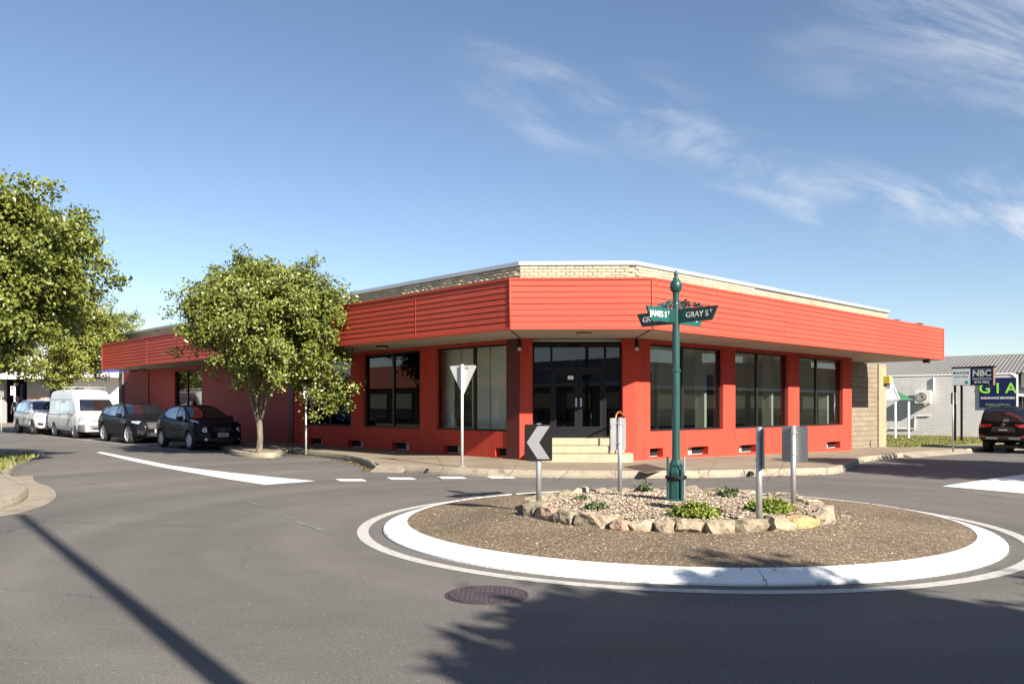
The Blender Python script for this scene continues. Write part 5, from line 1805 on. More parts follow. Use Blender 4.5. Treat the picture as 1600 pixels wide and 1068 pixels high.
M['tyre'] = mat('tyre_rubber', (0.022, 0.021, 0.020), .8, var=.1)
M['alloy'] = mat('alloy_wheel', (0.50, 0.51, 0.53), .35, .3)
M['alloydark'] = mat('dark_alloy_wheel', (0.10, 0.10, 0.105), .35, .7)
M['steelwheel'] = mat('steel_wheel', (0.30, 0.30, 0.31), .45, .5)
M['carglass'] = glass_mat('car_glass', ior=1.6, boost=2.6, body=(0.010, 0.012, 0.015))
M['trim'] = mat('black_plastic_trim', (0.020, 0.020, 0.021), .55)
M['greytrim'] = mat('grey_bumper', (0.13, 0.13, 0.13), .6)
M['chrome'] = mat('chrome', (0.72, 0.73, 0.75), .12, 1.0)
M['lamp'] = mat('headlamp', (0.55, 0.58, 0.62), .08, .55, coat=1.0)
M['tail'] = mat('tail_lamp', (0.38, 0.010, 0.010), .15, coat=1.0)
M['plate'] = mat('number_plate', (0.62, 0.62, 0.58), .4)
M['platedark'] = mat('dark_number_plate', (0.02, 0.02, 0.02), .4)
def paint_mat(name, c, metal=0.0, rough=.28):
    return mat(name, c, .5, metal, coat=.32 if c[0] < .1 else .8, spec=.05 if c[0] < .1 else .3)
M['p_navy'] = paint_mat('midnight_paint', (0.006, 0.008, 0.016))
M['p_black'] = paint_mat('black_paint', (0.006, 0.006, 0.009))
M['p_white'] = paint_mat('white_car_paint', (0.74, 0.74, 0.73))
M['p_van'] = mat('white_van_paint', (0.70, 0.70, 0.69), .35, coat=.5, stain=((.55, .54, .52), 2, .55, .8))
M['p_dark'] = mat('graphite_paint', (0.006, 0.006, 0.006), .5, coat=.10, spec=.05)

def wheel_meshes(r, rim_r, w, spokes, m_rim):
    t = MB().lathe([(rim_r, -w / 2 + .01), (rim_r + .02, -w / 2), (r - .03, -w / 2), (r - .008, -w / 2 + .02), (r, -w / 2 + .05), (r, w / 2 - .05), (r - .008, w / 2 - .02), (r - .03, w / 2), (rim_r + .02, w / 2), (rim_r, w / 2 - .01)], (0, 0, 0), 36, 'y', cap=False).mesh('wheel')
    t.materials.append(M['tyre'])
    smooth_by_angle(type('o', (), {'data': t})(), 50)
    mb = MB()
    y1 = w / 2 - .012                                  # outer face is +y
    mb.lathe([(rim_r + .004, -w / 2 + .02), (rim_r + .004, y1), (rim_r - .018, y1 + .004), (rim_r - .03, y1 - .03), (rim_r - .035, -w / 2 + .03)], (0, 0, 0), 36, 'y', cap=False)
    for k in range(spokes):
        a = 2 * math.pi * k / spokes
        ca, sa = math.cos(a), math.sin(a)
        def q(rr, tt, yy): return (rr * ca - tt * sa, yy, rr * sa + tt * ca)
        w0, w1 = .040, (.040 if spokes > 5 else .058)
        mb.hexa([q(.03, -w0, y1 - .05), q(rim_r - .025, -w1, y1 - .045), q(rim_r - .025, w1, y1 - .045), q(.03, w0, y1 - .05),
                 q(.03, -w0 * .8, y1 - .012), q(rim_r - .025, -w1 * .8, y1 - .006), q(rim_r - .025, w1 * .8, y1 - .006), q(.03, w0 * .8, y1 - .012)])
    mb.lathe([(.075, y1 - .06), (.075, y1 - .012), (.04, y1 - .004), (.001, y1 - .004)], (0, 0, 0), 18, 'y')
    rm = mb.mesh('rim'); rm.materials.append(m_rim)
    bd = MB().lathe([(rim_r - .034, -w / 2 + .05), (rim_r - .034, y1 - .085), (.01, y1 - .085)], (0, 0, 0), 24, 'y').mesh('brake_disc'); bd.materials.append(M['trim'])
    return t, rm, bd

def build_car(name, label, cat, sp, pos, head, group='vehicles parked at the kerbs'):
    rz = math.atan2(head.y, head.x)
    root = thing(name, label, cat, (pos.x, pos.y, zg(pos.x, pos.y)), rz, group)
    # slope of the road under the car
    fz = zg(pos.x + head.x, pos.y + head.y) - zg(pos.x - head.x, pos.y - head.y)
    root.rotation_euler[1] = -math.atan2(fz, 2)
    P = sp['paint']
    raw = bpy.data.objects.new('raw', loft_body(sp))
    COL.objects.link(raw)
    ss = raw.modifiers.new('s', 'SUBSURF'); ss.levels = 2; ss.render_levels = 2
    smooth_me = evaluated(raw)
    bm = bmesh.new(); bm.from_mesh(smooth_me)
    bvh = BVHTree.FromBMesh(bm); bm.free()
    raw.modifiers.clear()
    raw.data = smooth_me
    # wheel arches
    xf, xr = sp['xf'], sp['xr']
    wr = sp['wr']
    ar = wr * sp.get('arch', 1.16)
    cut = MB()
    for x in (xf, xr):
        for s_ in (1, -1):
            cut.lathe([(ar, min(s_ * .45, s_ * 1.3)), (ar, max(s_ * .45, s_ * 1.3))], (x, 0, wr), 32, 'y')
    cu = cut.build('cutter', M['trim'])
    bo = raw.modifiers.new('b', 'BOOLEAN'); bo.operation = 'DIFFERENCE'; bo.object = cu; bo.solver = 'EXACT'
    me = evaluated(raw)
    bpy.data.objects.remove(raw); bpy.data.objects.remove(cu)
    me.name = 'body'
    me.materials.clear(); me.materials.append(P)
    body = link(bpy.data.objects.new('body', me), root)
    smooth_by_angle(body, 40)
    hw = max(w for _, w in sp['wid'])
    # liners, wheels
    tm, rm, bdm = wheel_meshes(wr, sp['rim_r'], sp.get('tw', .22), sp.get('spokes', 5), sp['rim'])
    for x in (xf, xr):
        for s_ in (1, -1):
            vs, fs = [], []
            for i in range(15):
                an = math.pi * i / 14
                for yy in (.42, hw - .05):
                    vs.append((x + (ar - .006) * math.cos(an), s_ * yy, wr + (ar - .006) * math.sin(an)))
            for i in range(14): fs.append((2 * i, 2 * i + 1, 2 * i + 3, 2 * i + 2))
            MB().add(vs, fs).build('wheel_arch', M['trim'], root, recalc=False)
            w_ = inst(tm, 'wheel', root, (x, s_ * (hw - sp.get('tw', .22) / 2 - .015), wr), 0 if s_ > 0 else math.pi)
            w_.rotation_euler[1] = random.uniform(0, 6)
            link(bpy.data.objects.new('rim', rm), w_); link(bpy.data.objects.new('brake_disc', bdm), w_)
    if sp.get('arch_trim'):
        for x in (xf, xr):
            for s_ in (1, -1):
                pts = [(x + (ar + .03) * math.cos(math.pi * i / 16), 0, wr + (ar + .03) * math.sin(math.pi * i / 16)) for i in range(17)]
                ribbon(bvh, pts, (0, -s_, 0), .065, .010, sp['arch_trim'], 'arch_trim', root)
    # underside block, so that daylight does not shine through
    MB().box(xr + ar, xf - ar, -hw * .8, hw * .8, .17, .3).build('underbody', M['trim'], root)
    MB().box(-sp['L'] / 2 + .2, sp['L'] / 2 - .2, -.42, .42, .2, .34).build('underbody', M['trim'], root)
    # glass and doors, both sides
    for s_ in (1, -1):
        d = (0, -s_, 0)
        for poly in sp['side_windows']:
            patch(bvh, [(x, 0, z) for x, z in poly], d, .004, M['carglass'], 'side_window', root)
        for (x0, x1, z0, z1) in sp['doors']:
            q = [(x0, 0, z0), (x1, 0, z0), (x1, 0, z1), (x0, 0, z1)]
            dr = patch(bvh, q, d, .0035, P, 'door', root)
            ribbon(bvh, q, d, .014, .0045, M['trim'], 'door_seam', dr, closed=True)
            hx = x0 + .16 if x1 > x0 else x0 - .16
            hz = z1 - .12
            ribbon(bvh, [(hx - .02, 0, hz), (hx + .16, 0, hz)], d, .035, .03, sp.get('handle', P), 'handle', dr)
        if sp.get('sill'):
            x0, x1, z0, z1 = sp['sill']
            patch(bvh, [(x0, 0, z0), (x1, 0, z0), (x1, 0, z1), (x0, 0, z1)], d, .012, sp.get('silltrim', M['trim']), 'sill_trim', root)
        # mirror
        mx, my, mz = sp['mirror']
        ms = sp.get('mirror_size', 1.0)
        mb = MB().lathe([(.02, -.11), (.07, -.10), (.095, -.03), (.095, .06), (.08, .10), (.02, .11)], (0, 0, 0), 12, 'y')
        mo = mb.build('door_mirror', sp.get('mirror_mat', P), root, smooth=True)
        mo.location = (mx, s_ * (my + .06), mz); mo.scale = (.75 * ms, 1.0, .85 * ms)
        am = MB().tube([(mx + .02, s_ * (my - .16), mz - .07), (mx, s_ * (my + .02), mz - .03)], .022, 6).build('mirror_arm', M['trim'], root)
        # head and tail lamps
        if 'head' in sp:
            pts, dv = sp['head']
            patch(bvh, [(x, s_ * y, z) for x, y, z in (pts if s_ > 0 else pts[::-1])], (dv[0], s_ * dv[1], dv[2]), .008, M['lamp'], 'headlight', root, .05)
        if 'tail' in sp:
            pts, dv = sp['tail']
            patch(bvh, [(x, s_ * y, z) for x, y, z in (pts if s_ > 0 else pts[::-1])], (dv[0], s_ * dv[1], dv[2]), .010, M['tail'], 'tail_light', root, .06)
        for (pts, dv, mm, nm) in sp.get('pair', []):
            patch(bvh, [(x, s_ * y, z) for x, y, z in (pts if s_ > 0 else pts[::-1])], (dv[0], s_ * dv[1], dv[2]), .010, mm, nm, root, .05)
        for (c_, rad, mm, nm) in sp.get('round_lamps', []):
            h = bvh.ray_cast(Vector((5, s_ * c_[0], c_[1])), Vector((-1, 0, 0)))
            n_ = h[1]
            l_ = MB().tube([h[0] - n_ * .05, h[0] + n_ * .012], rad, 18).build(nm, M['chrome'], root)
            MB().tube([h[0] + n_ * .0125, h[0] + n_ * .024, h[0] + n_ * .030], [rad * .86, rad * .8, rad * .45], 18).build('lens', mm, l_, smooth=True)
        if sp.get('rails'):
            x0, x1, yy = sp['rails']
            pts = []
            for i in range(9):
                x = x0 + (x1 - x0) * i / 8
                h = bvh.ray_cast(Vector((x, s_ * yy, 5)), Vector((0, 0, -1)))
                pts.append(h[0] + Vector((0, 0, .05 if 0 < i < 8 else .0)))
            MB().tube(pts, .018, 6).build('roof_rail', sp.get('railmat', M['trim']), root)
    for (pts, dv, mm, nm) in sp['front'] + sp.get('rear', []):
        patch(bvh, pts, dv, .007, mm, nm, root, .08)
    for (pts, dv, wd, of, mm, nm) in sp.get('lines', []):
        ribbon(bvh, pts, dv, wd, of, mm, nm, root)
    for (x, sgn, y, z, w_, h_, mm) in sp['plates']:
        h = bvh.ray_cast(Vector((sgn * 5, y, z)), Vector((-sgn, 0, 0)))
        X = h[0].x + sgn * .025
        pl_ = MB().box(min(X, X - sgn * .06), max(X, X - sgn * .06), y - w_ / 2, y + w_ / 2, z - h_ / 2, z + h_ / 2).build('number_plate', mm, root, bevel=.004)
        ink = M['trim'] if mm is M['plate'] else M['plate']
        for k in range(6):
            yy = y - w_ * .36 + k * w_ * .145
            MB().box(min(X + sgn * .001, X + sgn * .003), max(X + sgn * .001, X + sgn * .003), yy - w_ * .045, yy + w_ * .03, z - h_ * .2, z + h_ * .22).build('plate_mark', ink, pl_)
    return root, bvh
FX, BX = (-1, 0, 0), (1, 0, 0)
def fv(q): return [(0, y, z) for y, z in q]
compact = dict(L=4.13, paint=M['p_navy'], wr=.335, rim_r=.225, rim=M['alloy'], spokes=7, xf=1.24, xr=-1.29, tumble=.22, arch=1.15,
    top=[(-2.065, .78), (-2.03, .95), (-1.93, 1.08), (-1.68, 1.32), (-1.35, 1.47), (-.8, 1.55), (-.2, 1.57), (.22, 1.535), (.62, 1.37), (1.02, 1.12), (1.2, 1.055), (1.55, 1.00), (1.85, .91), (1.98, .80), (2.04, .66), (2.065, .50)],
    belt=[(-2.065, .74), (-1.6, 1.07), (-1.1, 1.06), (-.3, 1.00), (.6, .98), (1.1, .97), (1.6, .92), (2.065, .50)],
    bot=[(-2.065, .40), (-1.95, .30), (-1.6, .25), (1.5, .23), (1.9, .22), (2.065, .27)],
    wid=[(-2.065, .58), (-2.0, .72), (-1.85, .82), (-1.35, .885), (-.8, .86), (.6, .855), (1.2, .885), (1.6, .855), (1.85, .76), (2.0, .62), (2.065, .50)],
    side_windows=[[(.72, 1.03), (-.02, 1.05), (-.02, 1.47), (.16, 1.47), (.44, 1.33)], [(-.10, 1.055), (-.86, 1.11), (-1.16, 1.24), (-.98, 1.40), (-.55, 1.475), (-.10, 1.48)]],
    doors=[(-.06, .82, .34, .97), (-.95, -.09, .38, 1.0)], sill=(-.85, .78, .25, .34), mirror=(.60, .86, 1.09), mirror_mat=M['trim'], arch_trim=M['trim'],
    head=([(1.55, .62, .985), (1.70, .74, .93), (1.40, .80, .955), (1.18, .80, 1.015), (1.30, .70, 1.03)], (-.3, -.45, -1)),
    tail=([(-2, .55, 1.1), (-2, .82, 1.16), (-1.7, .88, 1.02), (-2, .72, .86)], (1, -.7, 0)),
    round_lamps=[((.60, .70), .105, M['lamp'], 'headlight'), ((.58, .38), .045, M['lamp'], 'fog_light')],
    front=[(fv([(-.70, 1.10), (.70, 1.10), (.56, 1.475), (-.56, 1.475)]), FX, M['carglass'], 'windscreen'),
           (fv([(-.40, .62), (.40, .62), (.30, .80), (-.30, .80)]), FX, M['trim'], 'grille'), (fv([(-.5, .27), (.5, .27), (.55, .42), (-.55, .42)]), FX, M['trim'], 'lower_grille')],
    rear=[(fv([(.55, 1.10), (-.55, 1.10), (-.45, 1.40), (.45, 1.40)]), BX, M['carglass'], 'rear_window')],
    lines=[([(0, -.25, .80), (0, -.14, .625), (0, .14, .625), (0, .25, .80)], FX, .026, .016, M['chrome'], 'grille_bar'),
           ([(0, .075 * math.cos(a_ * math.pi / 8), .72 + .06 * math.sin(a_ * math.pi / 8)) for a_ in range(17)], FX, .018, .018, M['chrome'], 'emblem'),
           ([(0, -.085, .72), (0, .085, .72)], FX, .016, .018, M['chrome'], 'emblem')],
    plates=[(0, 1, 0, .53, .37, .13, M['plate'])])
suv = dict(L=4.73, paint=M['p_black'], wr=.38, rim_r=.275, rim=M['alloy'], spokes=5, xf=1.48, xr=-1.39, tw=.25, tumble=.22, arch=1.13,
    top=[(-2.365, .85), (-2.33, 1.05), (-2.2, 1.20), (-1.9, 1.42), (-1.55, 1.54), (-.8, 1.635), (-.1, 1.65), (.35, 1.59), (.75, 1.41), (1.15, 1.17), (1.35, 1.125), (1.85, 1.07), (2.15, .98), (2.28, .84), (2.34, .66), (2.365, .5)],
    belt=[(-2.365, .8), (-1.9, 1.13), (-.5, 1.07), (.7, 1.05), (1.3, 1.03), (1.9, .96), (2.365, .5)],
    bot=[(-2.365, .45), (-2.2, .34), (-1.8, .28), (1.8, .26), (2.2, .25), (2.365, .30)],
    wid=[(-2.365, .70), (-2.28, .84), (-2.1, .93), (-1.4, .965), (-.6, .945), (.8, .945), (1.4, .965), (1.9, .93), (2.15, .84), (2.3, .68), (2.365, .55)],
    side_windows=[[(.92, 1.09), (.02, 1.10), (.02, 1.53), (.22, 1.53), (.52, 1.40)], [(-.06, 1.10), (-.95, 1.13), (-.95, 1.49), (-.5, 1.54), (-.06, 1.54)], [(-1.02, 1.14), (-1.62, 1.23), (-1.42, 1.40), (-1.02, 1.48)]],
    doors=[(-.02, 1.02, .36, 1.02), (-1.02, -.06, .40, 1.06)], sill=(-.95, 1.0, .28, .37), mirror=(.80, .95, 1.13),
    head=([(2.0, .52, .86), (2.0, .78, .90), (1.9, .92, .92), (1.9, .92, .84), (2.1, .68, .77)], (-1, -.75, -.25)),
    tail=([(-2.3, .5, 1.02), (-2.3, .9, 1.06), (-2.0, .95, .98), (-2.3, .6, .94)], (1, -.6, 0)),
    pair=[([(2.2, .50, .36), (2.2, .80, .40), (2.2, .80, .56), (2.2, .62, .52)], (-1, -.35, 0), M['trim'], 'bumper_vent')],
    front=[(fv([(-.76, 1.17), (.76, 1.17), (.60, 1.55), (-.60, 1.55)]), FX, M['carglass'], 'windscreen'), (fv([(-.42, .60), (.42, .60), (.46, .86), (-.46, .86)]), FX, M['trim'], 'grille'),
           (fv([(-.5, .30), (.5, .30), (.46, .46), (-.46, .46)]), FX, M['trim'], 'lower_grille')],
    rear=[(fv([(.6, 1.2), (-.6, 1.2), (-.5, 1.48), (.5, 1.48)]), BX, M['carglass'], 'rear_window')],
    lines=[([(0, -.46, .86), (0, -.42, .60), (0, .42, .60), (0, .46, .86)], FX, .02, .014, M['chrome'], 'grille_surround')],
    plates=[(0, 1, 0, .52, .37, .13, M['plate'])])
van = dict(L=5.38, paint=M['p_van'], wr=.335, rim_r=.20, rim=M['steelwheel'], spokes=8, xf=1.62, xr=-1.49, tw=.20, tumble=.14, arch=1.16,
    top=[(-2.69, 1.6), (-2.67, 2.10), (-2.55, 2.22), (-2.2, 2.27), (0, 2.285), (.95, 2.25), (1.25, 2.10), (1.6, 1.80), (2.02, 1.38), (2.2, 1.22), (2.45, 1.10), (2.58, .98), (2.66, .78), (2.69, .5)],
    belt=[(-2.69, 1.15), (1.2, 1.15), (1.9, 1.12), (2.3, 1.04), (2.69, .5)],
    bot=[(-2.69, .42), (-2.5, .32), (2.3, .28), (2.6, .28), (2.69, .34)],
    wid=[(-2.69, .82), (-2.62, .88), (-2.3, .925), (1.5, .94), (2.0, .92), (2.35, .86), (2.55, .76), (2.66, .64), (2.69, .55)],
    side_windows=[[(1.72, 1.18), (1.02, 1.18), (1.02, 1.64), (1.28, 1.66)], [(.80, 1.20), (-.60, 1.20), (-.60, 1.70), (.80, 1.70)], [(-.72, 1.20), (-1.45, 1.20), (-1.45, 1.70), (-.72, 1.70)]],
    doors=[(.90, 1.86, .40, 1.12), (-.66, .84, .40, 1.14)], mirror=(1.62, .97, 1.16), mirror_mat=M['greytrim'], mirror_size=1.25, handle=M['trim'],
    head=([(2.4, .52, .98), (2.3, .84, 1.02), (2.3, .90, .80), (2.5, .62, .78)], (-1, -.6, -.1)),
    tail=([(-2.68, .75, 1.25), (-2.68, .9, 1.25), (-2.68, .9, .8), (-2.68, .75, .8)], (1, -.3, 0)),
    pair=[([(2.3, .50, .36), (2.2, .90, .36), (2.2, .90, .62), (2.3, .55, .66)], (-1, -.55, 0), M['greytrim'], 'bumper_corner')],
    front=[(fv([(-.78, 1.24), (.78, 1.24), (.66, 1.78), (-.66, 1.78)]), FX, M['carglass'], 'windscreen'), (fv([(-.5, .32), (.5, .32), (.56, .64), (-.56, .64)]), FX, M['greytrim'], 'bumper'),
           (fv([(-.42, .78), (.42, .78), (.44, .90), (-.44, .90)]), FX, M['trim'], 'grille')],
    rear=[(fv([(.6, 1.25), (-.6, 1.25), (-.55, 1.7), (.55, 1.7)]), BX, M['carglass'], 'rear_window')],
    lines=[([(0, -.42, .84), (0, .42, .84)], FX, .03, .014, M['p_van'], 'grille_bar'), ([(-2.5, 0, 1.78), (1.0, 0, 1.78)], (0, 1, 0), .02, .004, M['greytrim'], 'roof_seam'), ([(-2.5, 0, 1.08), (.85, 0, 1.08)], (0, 1, 0), .035, .004, M['greytrim'], 'slide_rail'),
           ([(0, -.4, .46), (0, .4, .46)], FX, .10, .012, M['trim'], 'bumper_slot')],
    plates=[(0, 1, 0, .42, .37, .11, M['plate'])])
wagon = dict(L=5.0, paint=M['p_white'], wr=.375, rim_r=.25, rim=M['alloydark'], spokes=5, xf=1.50, xr=-1.40, tw=.24, tumble=.18, arch=1.13,
    top=[(-2.5, .95), (-2.47, 1.2), (-2.35, 1.45), (-2.05, 1.66), (-1.5, 1.74), (-.3, 1.77), (.25, 1.72), (.65, 1.52), (1.05, 1.26), (1.3, 1.19), (1.9, 1.12), (2.2, 1.04), (2.38, .9), (2.46, .7), (2.5, .52)],
    belt=[(-2.5, .9), (-2.0, 1.15), (-.5, 1.12), (.8, 1.10), (1.4, 1.07), (2.0, 1.0), (2.5, .52)],
    bot=[(-2.5, .45), (-2.3, .36), (-1.9, .30), (1.9, .28), (2.3, .28), (2.5, .36)],
    wid=[(-2.5, .78), (-2.4, .89), (-2.1, .95), (-1.4, .975), (1.4, .975), (1.9, .94), (2.2, .86), (2.42, .72), (2.5, .6)],
    side_windows=[[(.86, 1.15), (.02, 1.15), (.02, 1.62), (.18, 1.62), (.48, 1.48)], [(-.06, 1.15), (-.95, 1.17), (-.95, 1.62), (-.06, 1.63)], [(-1.02, 1.18), (-1.85, 1.25), (-1.75, 1.55), (-1.02, 1.61)]],
    doors=[(-.02, 1.0, .38, 1.07), (-1.0, -.06, .42, 1.1)], sill=(-.95, 1.0, .30, .39), mirror=(.74, .97, 1.18), handle=M['chrome'],
    head=([(2.2, .46, .90), (2.2, .80, .98), (2.0, .94, 1.00), (2.0, .94, .90), (2.25, .62, .82)], (-1, -.7, -.2)),
    tail=([(-2.45, .55, 1.1), (-2.3, .95, 1.2), (-2.2, .95, .98), (-2.45, .6, .95)], (1, -.6, 0)),
    pair=[([(2.3, .56, .46), (2.2, .86, .50), (2.2, .84, .62), (2.3, .60, .60)], (-1, -.45, 0), M['trim'], 'fog_light')],
    front=[(fv([(-.78, 1.25), (.78, 1.25), (.64, 1.66), (-.64, 1.66)]), FX, M['carglass'], 'windscreen'), (fv([(-.30, .60), (.30, .60), (.42, .92), (-.42, .92)]), FX, M['trim'], 'grille'), (fv([(-.55, .33), (.55, .33), (.5, .46), (-.5, .46)]), FX, M['trim'], 'lower_grille')],
    rear=[(fv([(.65, 1.2), (-.65, 1.2), (-.58, 1.6), (.58, 1.6)]), BX, M['carglass'], 'rear_window')],
    lines=[([(0, -.40, .92), (0, -.26, .66), (0, .26, .66), (0, .40, .92)], FX, .035, .016, M['chrome'], 'grille_bar')],
    rails=(-1.7, .1, .66), railmat=M['chrome'], plates=[(0, 1, 0, .56, .37, .13, M['plate'])])
cruiser = dict(L=4.98, paint=M['p_dark'], wr=.40, rim_r=.26, rim=M['alloydark'], spokes=6, xf=1.46, xr=-1.39, tw=.27, tumble=.15, arch=1.14,
    top=[(-2.49, 1.05), (-2.47, 1.45), (-2.38, 1.76), (-2.2, 1.87), (-1.6, 1.92), (-.3, 1.93), (.3, 1.87), (.7, 1.64), (1.05, 1.36), (1.3, 1.30), (2.0, 1.24), (2.3, 1.14), (2.45, .95), (2.49, .6)],
    belt=[(-2.49, 1.0), (-2.3, 1.23), (-.5, 1.20), (1.0, 1.19), (2.0, 1.12), (2.49, .6)],
    bot=[(-2.49, .62), (-2.35, .50), (-2.0, .42), (2.0, .40), (2.3, .42), (2.49, .5)],
    wid=[(-2.49, .86), (-2.42, .93), (-2.15, .97), (-1.4, .99), (1.4, .99), (2.0, .96), (2.3, .88), (2.49, .74)],
    side_windows=[[(.88, 1.24), (.02, 1.24), (.02, 1.78), (.22, 1.78), (.56, 1.6)], [(-.06, 1.24), (-1.0, 1.26), (-1.0, 1.79), (-.06, 1.79)], [(-1.08, 1.27), (-2.0, 1.30), (-1.95, 1.74), (-1.08, 1.78)]],
    doors=[(-.02, 1.0, .50, 1.16), (-1.04, -.06, .5, 1.18)], sill=(-.9, 1.0, .42, .50), mirror=(.80, .99, 1.28),
    tail=([(-2.48, .42, 1.17), (-2.48, .96, 1.19), (-2.2, .98, 1.12), (-2.2, .98, 1.03), (-2.48, .60, 1.05), (-2.48, .44, 1.11)], (1, -.35, 0)),
    head=([(2.4, .55, 1.05), (2.3, .9, 1.08), (2.3, .92, .92), (2.4, .6, .9)], (-1, -.5, 0)),
    pair=[([(-2.4, .62, .72), (-2.3, .94, .74), (-2.3, .94, .68), (-2.4, .62, .66)], (1, -.4, 0), M['tail'], 'reflector')],
    front=[(fv([(-.78, 1.36), (.78, 1.36), (.66, 1.8), (-.66, 1.8)]), FX, M['carglass'], 'windscreen')],
    rear=[(fv([(.78, 1.28), (-.78, 1.28), (-.70, 1.80), (.70, 1.80)]), BX, M['carglass'], 'rear_window'),
          (fv([(.45, .86), (-.45, .86), (-.40, 1.08), (.40, 1.08)]), BX, M['trim'], 'plate_recess'), (fv([(.80, .56), (-.80, .56), (-.86, .68), (.86, .68)]), BX, M['greytrim'], 'rear_bumper')],
    lines=[([(0, .62, .62), (0, .2, .62)], BX, .07, .02, M['alloy'], 'bumper_bar'), ([(0, -.2, .62), (0, -.62, .62)], BX, .07, .02, M['alloy'], 'bumper_bar'),
           ([(0, .075 * math.cos(a_ * math.pi / 10), 1.16 + .05 * math.sin(a_ * math.pi / 10)) for a_ in range(21)], BX, .014, .014, M['chrome'], 'emblem'),
           ([(0, .03 * math.cos(a_ * math.pi / 8), 1.16 + .048 * math.sin(a_ * math.pi / 8)) for a_ in range(17)], BX, .012, .014, M['chrome'], 'emblem')],
    rails=(-2.0, .1, .70), plates=[(0, -1, 0, .95, .37, .13, M['platedark'])])
def on_K(px, K):
    r = (px - 800) / F
    y = K / (UR.x * r + UR.y)
    return V2(r * y, y)
def park(name, label, cat, sp, px, K):
    w = on_K(px, K)
    hw = max(v for _, v in sp['wid'])
    h = -UL
    return build_car(name, label, cat, sp, w - h * sp['xf'] + UR * (hw - .1), h)
ca, _ = park('parked_car', 'small dark blue crossover with round front lamps, first in the parked row', 'car', compact, 298.5, 11.80)
cb_, _ = park('parked_car', 'black sport utility car with bright five-spoke wheels between blue car and van', 'car', suv, 201.5, 11.80)
cv_, _ = park('delivery_van', 'white high-roof van with roof fittings parked before the red wall', 'van', van, 117.5, 11.75)
cw_, _ = park('parked_car', 'white wagon with roof rails at the far end of the parked row', 'car', wagon, 52.5, 11.70)
rr_ = (1567 - 800) / F
yy = 10.62 / (UL.x * rr_ + UL.y)
cr_, _ = build_car('parked_car', 'dark four-wheel drive seen from behind at the right picture edge', 'car', cruiser, V2(rr_ * yy, yy) + UR * 2.49, UR.copy())
# roof fittings of the van: vent dome and ladder bar
MB().lathe([(.20, 0), (.20, .04), (.15, .10), (.05, .12)], (.2, -.25, 2.27), 16).build('roof_vent', M['trim'], cv_)
for x in (.7, -.4): MB().tube([(x, -.75, 2.22), (x, -.75, 2.36), (x, .75, 2.36), (x, .75, 2.22)], .02, 6).build('roof_bar', M['steel'], cv_)
# ================================================================ trees and plants
M['bark'] = mat('bark', (0.13, 0.105, 0.08), .95, var=.35, scale=14, detail=7, bump=.9, bscale=30, stretch=(1, 1, .3), stain=((.26, .23, .19), 5, .56, .66))
M['leaf'] = leaf_mat('pear_leaf', (0.042, 0.075, 0.008), (0.228, 0.248, 0.048))
M['leaf_pale'] = leaf_mat('pale_leaf', (0.065, 0.098, 0.010), (0.27, 0.28, 0.052))
def leaves(name, cent, nrm, size, per, spread, m, parent, seed, droop=.5):
    rg_ = np.random.default_rng(seed)
    n = len(cent)
    c = np.repeat(np.asarray(cent), per, axis=0)
    out = np.repeat(np.asarray(nrm), per, axis=0)
    k = len(c)
    off = rg_.normal(0, 1, (k, 3)) * spread * np.array([1, 1, .75])
    c = c + off
    ax = rg_.normal(0, 1, (k, 3)) * .75 + out * .35
    ax[:, 2] -= droop
    ax /= np.linalg.norm(ax, axis=1, keepdims=True) + 1e-9
    up = rg_.normal(0, 1, (k, 3)) * .55 + out * .7 + np.array([0, 0, .55])
    sd = np.cross(ax, up); sd /= np.linalg.norm(sd, axis=1, keepdims=True) + 1e-9
    nn = np.cross(sd, ax)
    L = (size * rg_.uniform(.7, 1.25, k))[:, None]
    base = c - ax * L * .5
    tip = c + ax * L * .5 - nn * L * .10
    le_ = c - ax * L * .08 + sd * L * .34 + nn * L * .10
    ri_ = c - ax * L * .08 - sd * L * .34 + nn * L * .10
    vs = np.stack([base, le_, tip, ri_], axis=1).reshape(-1, 3)
    idx = np.arange(k)[:, None] * 4
    fs = np.concatenate([idx + np.array([0, 2, 1]), idx + np.array([0, 3, 2])], axis=0)
    me = bpy.data.meshes.new(name)
    me.vertices.add(len(vs)); me.vertices.foreach_set('co', vs.ravel())
    me.loops.add(len(fs) * 3); me.polygons.add(len(fs))
    me.loops.foreach_set('vertex_index', fs.ravel().astype(np.int32))
    me.polygons.foreach_set('loop_start', np.arange(0, len(fs) * 3, 3, dtype=np.int32))
    me.update(calc_edges=True); me.validate()
    me.materials.append(m)
    return link(bpy.data.objects.new(name, me), parent)
def crown_points(rg_, n, cx, cy, z0, z1, rx, ry, prof, lump=.22, seed=0.0, inner=.35):
    pts, nr_ = [], []
    while len(pts) < n:
        t = rg_.random()
        rmax = interp(prof, t)
        if rg_.random() > rmax * rmax + .05: continue
        a = rg_.random() * 2 * math.pi
        d = Vector((math.cos(a), math.sin(a), t * 2.2))
        lm = 1 + lump * noise.noise(d * 1.9 + Vector((seed, 0, 0))) + lump * .6 * noise.noise(d * 4.3 + Vector((seed, 3, 0)))
        q = max(rg_.random() ** .42, inner * rg_.random())
        rr = rmax * lm * q
        zz = z0 + (z1 - z0) * (t * (1 + .05 * noise.noise(d * 3)))
        pts.append((cx + rx * rr * math.cos(a), cy + ry * rr * math.sin(a), zz))
        nv = Vector((math.cos(a) * q, math.sin(a) * q, (t - .45) * 1.6)); nv.normalize()
        nr_.append(tuple(nv))
    return pts, nr_
ROUND = [(0, .14), (.10, .36), (.24, .70), (.40, .93), (.58, 1.0), (.76, .93), (.90, .70), (1, .34)]
